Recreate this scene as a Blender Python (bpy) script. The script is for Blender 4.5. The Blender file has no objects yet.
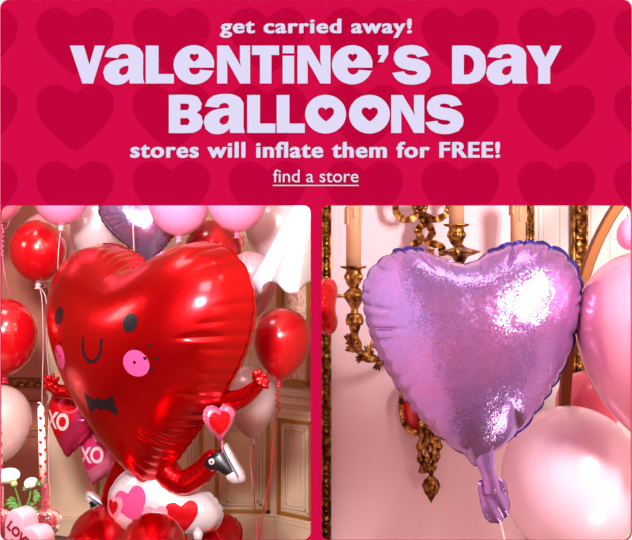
import bpy, bmesh, math, random
import numpy as np
from mathutils import Vector, Matrix, geometry
from mathutils.bvhtree import BVHTree
random.seed(7); rng = np.random.RandomState(11)
S = bpy.context.scene
COL = S.collection
F = 1000.0; CX, CY = 316.0, 270.0; CAMZ = 1.85
def P(px, py, Y): return Vector(((px-CX)*Y/F, Y, CAMZ-(py-CY)*Y/F))

# ------------------------------------------------------------------ materials
def lin(c):
    return tuple(((v/255)/12.92 if v/255 <= .04045 else ((v/255+.055)/1.055)**2.4) for v in c)+(1,)
def mat(name, rgb, rough=.5, metal=0, coat=0, sss=0, trans=0, alpha=1, spec=.5, ior=1.45, sheen=0, bump=None, coatr=.05):
    m = bpy.data.materials.new(name); m.use_nodes = True
    nt = m.node_tree; b = nt.nodes['Principled BSDF']
    b.inputs['Base Color'].default_value = lin(rgb)
    b.inputs['Roughness'].default_value = rough
    b.inputs['Metallic'].default_value = metal
    b.inputs['Coat Weight'].default_value = coat
    b.inputs['Coat Roughness'].default_value = coatr
    b.inputs['Specular IOR Level'].default_value = spec
    b.inputs['Transmission Weight'].default_value = trans
    b.inputs['Alpha'].default_value = alpha
    b.inputs['IOR'].default_value = ior
    b.inputs['Sheen Weight'].default_value = sheen
    if sss:
        b.inputs['Subsurface Weight'].default_value = sss
        b.inputs['Subsurface Radius'].default_value = (.02, .008, .006)
    if bump:
        sc, st, dist = bump
        n = nt.nodes.new('ShaderNodeTexNoise'); n.inputs['Scale'].default_value = sc; n.inputs['Detail'].default_value = 3
        tc = nt.nodes.new('ShaderNodeTexCoord'); nt.links.new(tc.outputs['Object'], n.inputs['Vector'])
        bp = nt.nodes.new('ShaderNodeBump'); bp.inputs['Strength'].default_value = st; bp.inputs['Distance'].default_value = dist
        nt.links.new(n.outputs['Fac'], bp.inputs['Height']); nt.links.new(bp.outputs['Normal'], b.inputs['Normal'])
    return m
def ramp_color(m, tex, stops, scale, detail=3, coords='Object', vscale=None, **kw):
    nt = m.node_tree; b = nt.nodes['Principled BSDF']
    tc = nt.nodes.new('ShaderNodeTexCoord'); src = tc.outputs[coords]
    if vscale:
        mp = nt.nodes.new('ShaderNodeMapping'); mp.inputs['Scale'].default_value = vscale
        nt.links.new(src, mp.inputs['Vector']); src = mp.outputs['Vector']
    t = nt.nodes.new(tex); t.inputs['Scale'].default_value = scale
    if 'Detail' in t.inputs: t.inputs['Detail'].default_value = detail
    for k, v in kw.items(): t.inputs[k].default_value = v
    nt.links.new(src, t.inputs['Vector'])
    out = t.outputs['Fac'] if 'Fac' in t.outputs else t.outputs['Distance']
    r = nt.nodes.new('ShaderNodeValToRGB'); nt.links.new(out, r.inputs['Fac'])
    els = r.color_ramp.elements
    while len(els) < len(stops): els.new(.5)
    for e, (p, c) in zip(els, stops): e.position = p; e.color = lin(c)
    nt.links.new(r.outputs['Color'], b.inputs['Base Color'])
    return t, r
M = {}
M['board'] = mat('crimson_paint', (214,11,71), .6, spec=0)
M['boardheart'] = mat('dark_crimson_print', (195,3,60), .6, spec=0)
M['lilac'] = mat('lilac_print', (225,219,248), .6, spec=0)
M['white_wall'] = mat('white_wall_paint', (252,252,252), .7, spec=0)
M['innerwall'] = mat('blush_wall_paint', (222,186,186), .7, spec=.2)
M['cream'] = mat('cream_wall_paint', (228,200,172), .55, bump=(60,.05,.01))
M['shadewall'] = mat('shaded_wall_tint', (172,100,84), .55, bump=(60,.05,.01))  # dimmer light and red balloon bounce put into the wall colour
M['pinkwall'] = mat('pink_plaster', (238,206,210), .6, bump=(170,.25,.004))
M['whitepanel'] = mat('white_panel_paint', (204,190,182), .45)
M['ceil'] = mat('ceiling_paint', (245,236,228), .8)
M['floor'] = mat('parquet', (150,95,60), .35)
ramp_color(M['floor'], 'ShaderNodeTexNoise', [(.3,(110,66,40)),(.7,(170,112,72))], 5, vscale=(1,12,1))
M['gold'] = mat('antique_gold', (205,150,70), .36, metal=1, bump=(90,.35,.01))
ramp_color(M['gold'], 'ShaderNodeTexNoise', [(.36,(74,42,18)),(.52,(150,102,46)),(.68,(218,172,98))], 60)
M['goldtrim'] = mat('gold_trim_paint', (190,134,62), .4, metal=.4)
M['framegold'] = mat('dull_frame_gold', (176,136,72), .45, metal=.6, bump=(60,.6,.01))
M['goldrod'] = mat('brushed_gold', (116,60,14), .5, metal=.55)
M['foilred'] = mat('red_foil', (214,4,16), .27, metal=.9, coat=.35, bump=(5,.15,.03), coatr=.16)
M['foilred2'] = mat('red_foil_crinkled', (214,6,18), .24, metal=.9, coat=.3, bump=(8,.15,.03))
M['foilpink'] = mat('pink_foil', (246,136,178), .27, metal=.6, bump=(14,.3,.02))
M['foilmag'] = mat('magenta_foil', (214,56,108), .27, metal=.7, bump=(14,.3,.02))
M['foilwhite'] = mat('white_foil', (234,228,238), .26, metal=.4, coat=.5, bump=(10,.2,.02))
M['foilsilver'] = mat('silver_foil', (225,225,232), .2, metal=.9, bump=(24,.3,.02))
M['black'] = mat('black_print', (22,18,24), .3)
M['pinkprint'] = mat('pink_print', (232,84,150), .25, metal=.3)
M['redprint'] = mat('red_print', (214,14,30), .25, metal=.4)
M['palepinkprint'] = mat('pale_pink_print', (247,160,184), .25, metal=.3)
M['magprint'] = mat('magenta_print', (216,40,108), .25, metal=.3)
M['palegrey'] = mat('pale_letter_print', (226,190,196), .4)
M['lred'] = mat('red_latex', (184,6,18), .22, coat=.8, sss=.0, coatr=.08)
M['lpink'] = mat('pink_latex', (255,142,188), .3, coat=.5, sss=.3, coatr=.15)
M['lpearl'] = mat('pearl_latex', (240,208,216), .3, metal=.15, coat=.7, alpha=.86)
M['lpearlpink'] = mat('pearl_pink_latex', (242,176,192), .3, metal=.15, coat=.7, alpha=.9)
M['lclear'] = mat('clear_pearl_latex', (240,212,210), .25, metal=.2, coat=.8, alpha=.62)
M['lrose'] = mat('rose_pearl_latex', (232,150,178), .26, metal=.3, coat=.7)
M['lpearl2'] = mat('white_pearl_latex', (250,212,226), .36, metal=.12, coat=.6, sss=.3, coatr=.1)
M['ldeep'] = mat('deep_pink_latex', (232,98,124), .35, coat=.4)
M['rib_red'] = mat('red_ribbon', (196,30,60), .3, coat=.3)
M['rib_white'] = mat('pale_ribbon', (238,196,204), .3, coat=.3)
M['rib_pink'] = mat('pink_ribbon', (236,110,150), .3, coat=.3)
M['cloth'] = mat('white_cloth', (222,220,232), .9, bump=(300,.1,.002))
M['sleeve'] = mat('candle_sleeve', (205,156,116), .5, sss=.15)
M['wick'] = mat('wick', (60,50,50), .6)
M['wax'] = mat('pale_pink_wax', (250,206,200), .4, sss=.3)
M['pinkglass'] = mat('pink_glass', (244,130,150), .03, trans=.85, ior=1.45)
M['ceramic'] = mat('pink_ceramic', (236,166,184), .3, coat=.4)
M['lettering'] = mat('dark_red_glaze', (150,20,48), .35)
M['petal'] = mat('white_petal', (250,244,238), .6, sss=.2)
M['leaf'] = mat('green_leaf', (86,134,58), .5)
M['bud'] = mat('green_bud', (150,176,96), .5)
M['tray'] = mat('black_tray', (34,22,24), .25, coat=.5)
M['linen'] = mat('console_paint', (216,180,170), .6)
M['redglass'] = mat('red_enamel', (206,24,34), .25, coat=.5)
# brocade
M['brocade'] = mat('pink_brocade', (200,130,120), .7)
ramp_color(M['brocade'], 'ShaderNodeTexNoise', [(.44,(196,118,112)),(.5,(226,190,170))], 22, detail=2, Distortion=3.5)
# holographic lavender
def holo(name, base, tints, rough=.22, amt=.9):
    m = mat(name, base, rough, metal=.85, coat=.35)
    nt = m.node_tree; b = nt.nodes['Principled BSDF']
    tc = nt.nodes.new('ShaderNodeTexCoord')
    v = nt.nodes.new('ShaderNodeTexVoronoi'); v.inputs['Scale'].default_value = 620
    nt.links.new(tc.outputs['Object'], v.inputs['Vector'])
    sep = nt.nodes.new('ShaderNodeSeparateColor'); nt.links.new(v.outputs['Color'], sep.inputs['Color'])
    r = nt.nodes.new('ShaderNodeValToRGB'); els = r.color_ramp.elements
    while len(els) < len(tints): els.new(.5)
    for i, (e, c) in enumerate(zip(els, tints)): e.position = i/(len(tints)-1); e.color = lin(c)
    nt.links.new(sep.outputs[0], r.inputs['Fac'])
    mx = nt.nodes.new('ShaderNodeMix'); mx.data_type = 'RGBA'; mx.inputs[0].default_value = amt
    mx.inputs[6].default_value = lin(base)
    ln = nt.nodes.new('ShaderNodeTexNoise'); ln.inputs['Scale'].default_value = 5; nt.links.new(tc.outputs['Object'], ln.inputs['Vector'])
    lr_ = nt.nodes.new('ShaderNodeValToRGB'); lr_.color_ramp.elements[0].position = .35; lr_.color_ramp.elements[1].position = .65
    lr_.color_ramp.elements[0].color = lin((138,122,204)); lr_.color_ramp.elements[1].color = lin((188,104,176)); nt.links.new(ln.outputs['Fac'], lr_.inputs['Fac'])
    nt.links.new(lr_.outputs['Color'], mx.inputs[6])
    nt.links.new(r.outputs['Color'], mx.inputs[7]); nt.links.new(mx.outputs[2], b.inputs['Base Color'])
    # tiny tilted facets
    g = nt.nodes.new('ShaderNodeNewGeometry')
    sub = nt.nodes.new('ShaderNodeVectorMath'); sub.operation = 'SUBTRACT'; sub.inputs[1].default_value = (.5,.5,.5)
    nt.links.new(v.outputs['Color'], sub.inputs[0])
    sc = nt.nodes.new('ShaderNodeVectorMath'); sc.operation = 'SCALE'; sc.inputs['Scale'].default_value = .25
    nt.links.new(sub.outputs[0], sc.inputs[0])
    n = nt.nodes.new('ShaderNodeTexNoise'); n.inputs['Scale'].default_value = 14
    nt.links.new(tc.outputs['Object'], n.inputs['Vector'])
    bp = nt.nodes.new('ShaderNodeBump'); bp.inputs['Strength'].default_value = .25; bp.inputs['Distance'].default_value = .02
    nt.links.new(n.outputs['Fac'], bp.inputs['Height'])
    ad = nt.nodes.new('ShaderNodeVectorMath'); ad.operation = 'ADD'
    nt.links.new(bp.outputs['Normal'], ad.inputs[0]); nt.links.new(sc.outputs[0], ad.inputs[1])
    nm = nt.nodes.new('ShaderNodeVectorMath'); nm.operation = 'NORMALIZE'
    nt.links.new(ad.outputs[0], nm.inputs[0]); nt.links.new(nm.outputs[0], b.inputs['Normal'])
    return m
M['holo'] = holo('lavender_holographic_foil', (168,112,186),
                 [(160,98,178),(144,130,210),(182,130,198),(128,150,212),(194,120,182),(198,172,170),(152,106,194)], rough=.2, amt=.5)
M['irid'] = holo('iridescent_foil', (206,172,226), [(196,140,210),(160,152,228),(224,170,222),(170,200,236),(214,156,214)], .15, .7)
M['holoback'] = mat('blue_violet_foil', (96,84,196), .2, metal=.9)

# ------------------------------------------------------------------ helpers
def link(o, parent=None):
    COL.objects.link(o)
    if parent: o.parent = parent
    return o
def tag(o, label=None, cat=None, group=None, kind=None):
    if label: o['label'] = label
    if cat: o['category'] = cat
    if group: o['group'] = group
    if kind: o['kind'] = kind
    return o
def empty(name, loc=(0,0,0), label=None, cat=None, group=None, mtx=None):
    o = bpy.data.objects.new(name, None); o.empty_display_size = .05; link(o)
    if mtx is not None: o.matrix_world = mtx
    else: o.location = loc
    return tag(o, label, cat, group)
def mesh_obj(name, verts, faces, m, parent=None, smooth=True, mats=None, fm=None):
    me = bpy.data.meshes.new(name); me.from_pydata([tuple(v) for v in verts], [], [tuple(f) for f in faces])
    me.materials.append(m)
    for x in (mats or []): me.materials.append(x)
    if fm is not None:
        for p, i in zip(me.polygons, fm): p.material_index = i
    for p in me.polygons: p.use_smooth = smooth
    me.update()
    return link(bpy.data.objects.new(name, me), parent)
class MB:
    def __init__(s): s.v = []; s.f = []
    def add(s, v, f):
        n = len(s.v); s.v += [tuple(q) for q in v]; s.f += [tuple(i+n for i in g) for g in f]; return s
    def box(s, x0, x1, y0, y1, z0, z1):
        v = [(x,y,z) for x in (x0,x1) for y in (y0,y1) for z in (z0,z1)]
        return s.add(v, [(0,1,3,2),(4,6,7,5),(0,4,5,1),(2,3,7,6),(0,2,6,4),(1,5,7,3)])
    def tube(s, pts, rad, seg=10, caps=True, flat=None):
        pts = [Vector(p) for p in pts]; n = len(pts)
        rs = rad if isinstance(rad, (list, tuple)) else [rad]*n
        t0 = (pts[1]-pts[0]).normalized()
        a = t0.orthogonal().normalized(); V = []; Fc = []
        for i, p in enumerate(pts):
            t = (pts[min(i+1,n-1)]-pts[max(i-1,0)]).normalized()
            a = (a - t*a.dot(t)).normalized(); b = t.cross(a)
            for k in range(seg):
                w = 2*math.pi*k/seg
                V.append(p + a*math.cos(w)*rs[i] + b*math.sin(w)*rs[i])
        for i in range(n-1):
            for k in range(seg):
                k2 = (k+1) % seg
                Fc.append((i*seg+k, i*seg+k2, (i+1)*seg+k2, (i+1)*seg+k))
        if caps:
            Fc.append(tuple(range(seg))[::-1]); Fc.append(tuple((n-1)*seg+k for k in range(seg)))
        return s.add(V, Fc)
    def lathe(s, prof, c=(0,0,0), seg=24, M4=None, lobes=0, la=0):
        c = Vector(c); V = []; Fc = []; n = len(prof)
        for r, z in prof:
            for k in range(seg):
                w = 2*math.pi*k/seg; rr = r*(1+la*math.cos(lobes*w)) if lobes else r
                p = Vector((rr*math.cos(w), rr*math.sin(w), z))
                V.append(((M4 @ p) if M4 else p) + c)
        for i in range(n-1):
            for k in range(seg):
                k2 = (k+1) % seg; Fc.append((i*seg+k2, i*seg+k, (i+1)*seg+k, (i+1)*seg+k2))
        Fc.append(tuple(range(seg))); Fc.append(tuple((n-1)*seg+k for k in range(seg))[::-1])
        return s.add(V, Fc)
    def ball(s, c, r, seg=12, sx=1, sy=1, sz=1):
        c = Vector(c); pr = [(max(1e-5, math.sin(math.pi*i/8)), -math.cos(math.pi*i/8)) for i in range(9)]
        return s.lathe([(r*a, r*b) for a, b in pr], c, seg, Matrix.Diagonal((sx,sy,sz)))
    def build(s, name, m, parent=None, smooth=True):
        return mesh_obj(name, s.v, s.f, m, parent, smooth)
def smooth_path(pts, n=8):
    pts = [Vector(p) for p in pts]; out = []
    for i in range(len(pts)-1):
        p0 = pts[max(i-1,0)]; p1 = pts[i]; p2 = pts[i+1]; p3 = pts[min(i+2,len(pts)-1)]
        for k in range(n):
            t = k/n
            out.append(.5*((2*p1)+(p2-p0)*t+(2*p0-5*p1+4*p2-p3)*t*t+(3*p1-p0-3*p2+p3)*t**3))
    out.append(pts[-1]); return out
def smooth_closed(pts, n=6, corner=48):
    """closed 2-D outline: Catmull-Rom between sharp corners"""
    pts = [Vector((p[0], p[1])) for p in pts]; N = len(pts)
    def is_c(i):
        a = pts[i]-pts[i-1]; b = pts[(i+1) % N]-pts[i]
        if a.length < 1e-9 or b.length < 1e-9: return True
        return abs(math.degrees(a.angle(b))) > corner
    cs = [is_c(i) for i in range(N)]; out = []
    for i in range(N):
        p1 = pts[i]; p2 = pts[(i+1) % N]
        if cs[i] and cs[(i+1) % N]: out.append(p1); continue
        p0 = p1 if cs[i] else pts[i-1]; p3 = p2 if cs[(i+1) % N] else pts[(i+2) % N]
        for k in range(n):
            t = k/n
            out.append(.5*((2*p1)+(p2-p0)*t+(2*p0-5*p1+4*p2-p3)*t*t+(3*p1-p0-3*p2+p3)*t**3))
    return out
def mesh_from_object(tmp):
    COL.objects.link(tmp); dg = bpy.context.evaluated_depsgraph_get(); dg.update()
    me = bpy.data.meshes.new_from_object(tmp.evaluated_get(dg)); COL.objects.unlink(tmp); bpy.data.objects.remove(tmp)
    return me
def fill_mesh(loops, extrude=0):
    """loops: list of closed 2-D outlines (holes by even-odd) -> mesh in XY"""
    cu = bpy.data.curves.new('c', 'CURVE'); cu.dimensions = '2D'; cu.fill_mode = 'BOTH'; cu.extrude = extrude
    for lp in loops:
        sp = cu.splines.new('POLY'); sp.points.add(len(lp)-1)
        for q, p in zip(sp.points, lp): q.co = (p[0], p[1], 0, 1)
        sp.use_cyclic_u = True
    return mesh_from_object(bpy.data.objects.new('t', cu))
def text_mesh(body, offset=0, extrude=0, spacing=1.0, align='CENTER'):
    cu = bpy.data.curves.new('t', 'FONT'); cu.body = body; cu.size = 1; cu.offset = offset; cu.extrude = extrude
    cu.space_character = spacing; cu.align_x = align; cu.resolution_u = 6
    return mesh_from_object(bpy.data.objects.new('t', cu))
def finish(me, name, m, parent=None, mtx=None, smooth=False):
    me.materials.clear(); me.materials.append(m); me.name = name
    for p in me.polygons: p.use_smooth = smooth
    o = link(bpy.data.objects.new(name, me), parent)
    if mtx is not None: me.transform(mtx)
    return o

# ------------------------------------------------------------------ heart outlines
def heart_half():
    return [(0,.60),(.10,.74),(.25,.86),(.43,.90),(.60,.85),(.74,.70),(.80,.48),(.77,.22),(.66,-.06),(.48,-.36),(.25,-.68),(.06,-.93),(0,-1.0)]
def heart_outline(w=1.0, h=1.0, notch=.60, n=6):
    hh = heart_half(); hh[0] = (0, notch); hh[1] = (.10, notch+.75*(.86-notch)*.6+.0)
    pts = hh[:-1] + [hh[-1]] + [(-x, y) for x, y in hh[1:-1][::-1]]
    o = smooth_closed(pts, n, 75)
    return [Vector((p.x/1.6*w, p.y/1.87*h)) for p in o]
def flat_heart(cx, cy, w, h, n=6):    # geometric print heart with round lobes
    pts = [(0,.36),(.16,.48),(.27,.5),(.40,.45),(.49,.32),(.5,.16),(.45,0),(.33,-.18),(.17,-.36),(0,-.5)]
    full = pts + [(-x, y) for x, y in pts[1:-1][::-1]]
    o = smooth_closed(full, n, 40)
    return [Vector((cx+p.x*w, cy+p.y*h)) for p in o]

def inflate(name, outline, thick, m, parent=None, nth=360, nr=26, puffs=44, wr=.13, centre=None, seed=0, rim=.006, rimmat=None, flatback=1.0, reach=.34, power=.5, sharp=.45, rimf=None, scal=.035):
    """foil balloon: outline blown up like a membrane, with puckers along its welded rim"""
    R = np.random.RandomState(seed+5)
    o = np.array([(p[0], p[1]) for p in outline]); n0 = len(o)
    seg = np.linalg.norm(np.roll(o,-1,0)-o, axis=1); cum = np.concatenate([[0], np.cumsum(seg)]); Lt = cum[-1]
    oc = np.vstack([o, o[:1]])
    s = np.arange(nth)/nth*Lt
    ox = np.interp(s, cum, oc[:,0]); oy = np.interp(s, cum, oc[:,1])
    c = np.array(centre if centre is not None else o.mean(0))
    # poisson on grid
    G = 90; x0, y0 = o.min(0); x1, y1 = o.max(0); L = max(x1-x0, y1-y0)*1.06
    gx0 = (x0+x1)/2-L/2; gy0 = (y0+y1)/2-L/2; hgr = L/(G-1)
    X, Y = np.meshgrid(gx0+np.arange(G)*hgr, gy0+np.arange(G)*hgr)
    ins = np.zeros(X.shape, bool); j = n0-1
    for i in range(n0):
        xi, yi = o[i]; xj, yj = o[j]
        if yi != yj:
            cnd = ((yi > Y) != (yj > Y)) & (X < (xj-xi)*(Y-yi)/(yj-yi)+xi); ins ^= cnd
        j = i
    phi = np.zeros(X.shape)
    for _ in range(2600):
        q = .25*(np.roll(phi,1,0)+np.roll(phi,-1,0)+np.roll(phi,1,1)+np.roll(phi,-1,1)+hgr*hgr)
        phi = np.where(ins, q, 0)
    phi /= phi.max()
    def samp(x, y):
        fx = np.clip((x-gx0)/hgr, 0, G-1.001); fy = np.clip((y-gy0)/hgr, 0, G-1.001)
        ix = fx.astype(int); iy = fy.astype(int); tx = fx-ix; ty = fy-iy
        return ((phi[iy,ix]*(1-tx)+phi[iy,ix+1]*tx)*(1-ty)+(phi[iy+1,ix]*(1-tx)+phi[iy+1,ix+1]*tx)*ty)
    u = np.arange(nth)/nth
    ph = np.cumsum(.35+1.3*np.interp(np.arange(nth), np.linspace(0,nth,puffs//2+2), R.rand(puffs//2+2))); ph = ph/ph[-1]*puffs
    # smoothed random warp
    pl = np.abs(np.sin(np.pi*ph))**sharp
    idx = np.floor(ph).astype(int) % puffs
    bi = np.round(ph).astype(int) % puffs      # each crease has its own length and depth
    rch = (reach*(.3+1.3*R.rand(puffs)**2))[bi]; amp = (wr*(.3+1.0*R.rand(puffs)))[bi]
    pleat = (1-pl)*amp
    V = []; radii = [1-(1-k/nr)**1.0*1.0 for k in range(nr+1)]
    radii = [math.sin(k/nr*math.pi/2)**1.15 for k in range(nr+1)]
    rows = {}
    verts = []
    def row(side):
        ids = []
        for ki, r in enumerate(radii):
            if ki == 0:
                z = math.sqrt(max(float(samp(np.array([c[0]]), np.array([c[1]]))[0]), 0))*thick
                verts.append((c[0], -side*z*(flatback if side < 0 else 1), c[1])); ids.append([len(verts)-1]*nth); continue
            x = c[0]+(ox-c[0])*r; y = c[1]+(oy-c[1])*r
            zz = np.clip(samp(x, y), 0, None)**power
            edge = np.clip((1-r)/.05, 0, 1)**.5
            zz = zz*edge*thick
            f = np.clip((r-(1-rch))/rch, 0, 1); f = f*f*(3-2*f)
            zz = zz*(1-pleat*f*1.6) - pleat*f*thick*.12*np.clip((1-r)*12, 0, 1)
            sc = 1-scal*(1-pl)*(np.clip((r-.9)/.1, 0, 1))
            x = c[0]+(x-c[0])*sc; y = c[1]+(y-c[1])*sc
            if ki == nr: zz = zz*0
            zz = np.where(zz < 0, 0, zz)
            if ki == nr and side < 0: ids.append(rows[1][-1]); continue
            b = len(verts)
            for a in range(nth): verts.append((x[a], -side*zz[a]*(flatback if side < 0 else 1), y[a]))
            ids.append([b+a for a in range(nth)])
        rows[side] = ids
    row(1); row(-1)
    faces = []
    for side in (1, -1):
        ids = rows[side]
        for ki in range(nr):
            for a in range(nth):
                b = (a+1) % nth
                if ki == 0: f = (ids[0][0], ids[1][a], ids[1][b])
                else: f = (ids[ki][a], ids[ki+1][a], ids[ki+1][b], ids[ki][b])
                faces.append(f if side < 0 else f[::-1])
    nbody = len(faces)
    # welded rim: thin double-sided flange, waving in depth
    e = rows[1][-1]; b = len(verts); wv = .35*rim
    nrm = []
    for a in range(nth):
        p = np.array([verts[e[a]][0], verts[e[a]][2]]); q0 = np.array([verts[e[a-1]][0], verts[e[a-1]][2]]); q1 = np.array([verts[e[(a+1)%nth]][0], verts[e[(a+1)%nth]][2]])
        t = np.array([ox[(a+2)%nth]-ox[a-2], oy[(a+2)%nth]-oy[a-2]]); t /= (np.linalg.norm(t)+1e-9)
        nn = np.array([t[1], -t[0]])
        if nn.dot(p-c) < 0: nn = -nn
        z = wv*math.sin(ph[a]*math.pi*2)*1.2
        k = rim*(.75+.35*pl[a])*(rimf(p[0], p[1]) if rimf else 1)
        verts.append((p[0]+nn[0]*k, z-.0006, p[1]+nn[1]*k)); verts.append((p[0]+nn[0]*k, z+.0006, p[1]+nn[1]*k))
    for a in range(nth):
        a2 = (a+1) % nth
        faces.append((e[a], e[a2], b+2*a2, b+2*a)); faces.append((e[a2], e[a], b+2*a+1, b+2*a2+1)); faces.append((b+2*a, b+2*a2, b+2*a2+1, b+2*a+1))
    fm = [0]*nbody
    for a in range(nth): fm += [1 if rimmat and (not rimf or rimf(verts[e[a]][0], verts[e[a]][2]) > .5) else 0]*3
    ob = mesh_obj(name, verts, faces, m, parent, True, [rimmat] if rimmat else None, fm)
    return ob
def bvh_of(ob):
    me = ob.data
    return BVHTree.FromPolygons([v.co for v in me.vertices], [p.vertices[:] for p in me.polygons])
def decal(name, loops, bvh, m, parent, eps=.0015, cell=.02, lift=None):
    """print that lies on the balloon's front skin (local X/Z, front towards -Y)"""
    me = fill_mesh(loops)
    bm = bmesh.new(); bm.from_mesh(me)
    bmesh.ops.triangulate(bm, faces=bm.faces[:])
    for _ in range(7):
        ed = [e for e in bm.edges if e.calc_length() > cell]
        if not ed: break
        bmesh.ops.subdivide_edges(bm, edges=ed, cuts=1, use_grid_fill=False)
        bmesh.ops.triangulate(bm, faces=[f for f in bm.faces if len(f.verts) > 3])
    for v in bm.verts:
        x, z = v.co.x, v.co.y
        h, nrm, i, d = bvh.ray_cast(Vector((x, -5, z)), Vector((0, 1, 0)))
        v.co = Vector((x, (h.y if h else 0)-eps, z))
    bmesh.ops.recalc_face_normals(bm, faces=bm.faces[:])
    bm.to_mesh(me); bm.free()
    o = finish(me, name, m, parent, smooth=True)
    return o
def circle2(cx, cy, rx, ry=None, n=28):
    ry = ry or rx
    return [Vector((cx+rx*math.cos(2*math.pi*k/n), cy+ry*math.sin(2*math.pi*k/n))) for k in range(n)]
def pose(loc, yaw=0, pitch=0, roll=0):
    r = math.radians
    return Matrix.Translation(loc) @ Matrix.Rotation(r(yaw),4,'Z') @ Matrix.Rotation(r(pitch),4,'X') @ Matrix.Rotation(r(roll),4,'Y')

# ================================================================== SIGN BOARD
YB = .8; s = YB/F
def bp(px, py): return Vector(((px-CX)*s, CAMZ-(py-CY)*s))
def rrect(x0, y0, x1, y1, r, n=8):
    """px rect with corner radii (tl,tr,br,bl)"""
    out = []
    for (cx, cy, rad, a0) in ((x0+r[0], y0+r[0], r[0], 180), (x1-r[1], y0+r[1], r[1], 270), (x1-r[2], y1-r[2], r[2], 0), (x0+r[3], y1-r[3], r[3], 90)):
        for k in range(n+1):
            a = math.radians(a0+90*k/n); out.append(bp(cx+rad*math.cos(a), cy+rad*math.sin(a)))
    return out
RX90 = Matrix.Rotation(math.pi/2, 4, 'X')
th = .0007
winL = rrect(.9, 205.5, 310.6, 540.2, (8,7,8,8)); winR = rrect(321.6, 205.5, 631.2, 540.2, (7,8,8,7))
outer = rrect(.1, -.5, 631.9, 541.2, (9.5,9.5,9,9))
board = finish(fill_mesh([outer, winL, winR], th), 'sign_board', M['board'], None, Matrix.Translation((0, YB+th, 0)) @ RX90)
tag(board, 'crimson sign board patterned with dark hearts, with lilac lettering above two window openings', 'sign')
# heart pattern clipped to the header
hl = []
for c in range(-1, 7):
    for r in range(3):
        cx = 75+96.3*c; cy = 8.5+76.5*r
        pts = flat_heart(cx, cy+33.2, 76.5, -66.5)
        for ax, lim, sg in ((0, .9, 1), (0, 631.2, -1), (1, 205, -1)):
            out = []
            for i, p in enumerate(pts):
                a = pts[i-1]; ia = (a[ax]-lim)*sg >= 0; ib = (p[ax]-lim)*sg >= 0
                if ia != ib:
                    t = (lim-a[ax])/(p[ax]-a[ax]); out.append((a[0]+(p[0]-a[0])*t, a[1]+(p[1]-a[1])*t))
                if ib: out.append(p)
            pts = out
        if len(pts) < 3: continue
        q = [bp(*p) for p in pts]; hl.append([v for i, v in enumerate(q) if (v-q[i-1]).length > 1e-6])
me = fill_mesh(hl, .0001)
o = finish(me, 'heart_print', M['boardheart'], board, Matrix.Translation((0, YB-.0001, 0)) @ RX90); tag(o, 'dark crimson heart pattern', kind='stuff')
def spx(pts, sc, ox, oy, dx=0, dy=0, **k):
    return [bp(p.x, p.y) for p in smooth_closed([(x/sc+ox+dx, y/sc+oy+dy) for x, y in pts], **k)]
G_V = [[(48,62),(158,62),(202,215),(247,62),(323,62),(230,360),(148,360)]]
G_a = [[(322,150),(345,100),(395,66),(470,54),(545,58),(600,84),(624,125),(626,170),(626,310),(637,360),(522,360),(515,324),(490,350),(460,364),(420,370),(370,362),(328,330),(312,275),(325,228),(375,188),(440,171),(512,164),(510,142),(492,126),(467,123),(440,135),(430,160)],
       [(512,221),(472,225),(440,248),(435,278),(460,297),(490,290),(508,262)]]
G_L = [[(47,62),(147,62),(147,287),(268,287),(268,360),(47,360)]]
el = [(427+160*math.cos(math.radians(a)), 213+154*math.sin(math.radians(a))) for a in range(22, 353, 11)]
G_e = [[(585,262)]+el+[(585,235),(388,235),(391,262),(408,284),(432,292),(457,284),(472,270),(476,253)]]
def heartpx(cx, top, w, h): return [(p.x, p.y) for p in flat_heart(cx, top+h/2, w, -h)]
G_N = [[(10,62),(100,62),(198,225),(190,180),(190,62),(270,62),(270,360),(190,360),(82,170),(89,215),(89,360),(10,360)]]
G_T = [[(285,62),(498,62),(498,135),(438,135),(438,360),(348,360),(348,135),(285,135)]]
G_i = [[(527,62),(617,62),(617,122),(527,122)],[(527,142),(617,142),(617,360),(527,360)]]
G_ap = [[(143,62),(222,62),(222,128),(183,192),(143,192),(172,133),(143,133)]]
G_S = [[(455,153),(440,135),(410,128),(380,130),(365,142),(374,155),(405,162),(455,169),(505,188),(540,215),(555,258),(548,305),(515,345),(460,364),(400,369),(340,359),(290,330),(253,278),(345,265),(360,285),(390,295),(425,295),(450,285),(452,270),(430,261),(380,254),(320,236),(283,208),(267,165),(275,115),(310,80),(360,62),(410,58),(465,66),(510,90),(543,137)]]
G_D = [[(37,42),(130,42),(180,58),(207,92),(214,141),(207,192),(180,227),(130,241),(37,241)],[(98,88),(118,89),(140,102),(151,125),(152,150),(145,175),(125,193),(98,195)]]
G_Y = [[(427,42),(498,42),(527,105),(557,42),(613,42),(552,155),(552,241),(490,241),(490,155)]]
G_B = [[(38,30),(130,30),(162,41),(176,66),(172,90),(155,104),(174,117),(182,144),(172,172),(145,187),(110,190),(38,190)],[(86,66),(118,66),(125,76),(118,94),(86,94)],[(86,127),(118,127),(127,141),(118,157),(86,157)]]
A, B2, C3, C4, C5, C6, C7 = (7.9,64,38), (7.9,140,38), (7.9,216,38), (7.9,290,38), (7.9,360,38), (5.267,445,38), (4.213,160,88)
line1 = [(G_V,A,0,0),(G_a,A,0,0),(G_L,B2,0,0),(G_e,B2,0,0),(G_N,C3,0,0),(G_T,C3,0,0),(G_i,C3,0,0),(G_N,C3,80.3,0),(G_e,B2,158.2,0),(G_ap,C5,0,0),(G_S,C5,0,0),(G_D,C6,0,0),(G_a,A,382.6,0),(G_Y,C6,0,0)]
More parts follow.
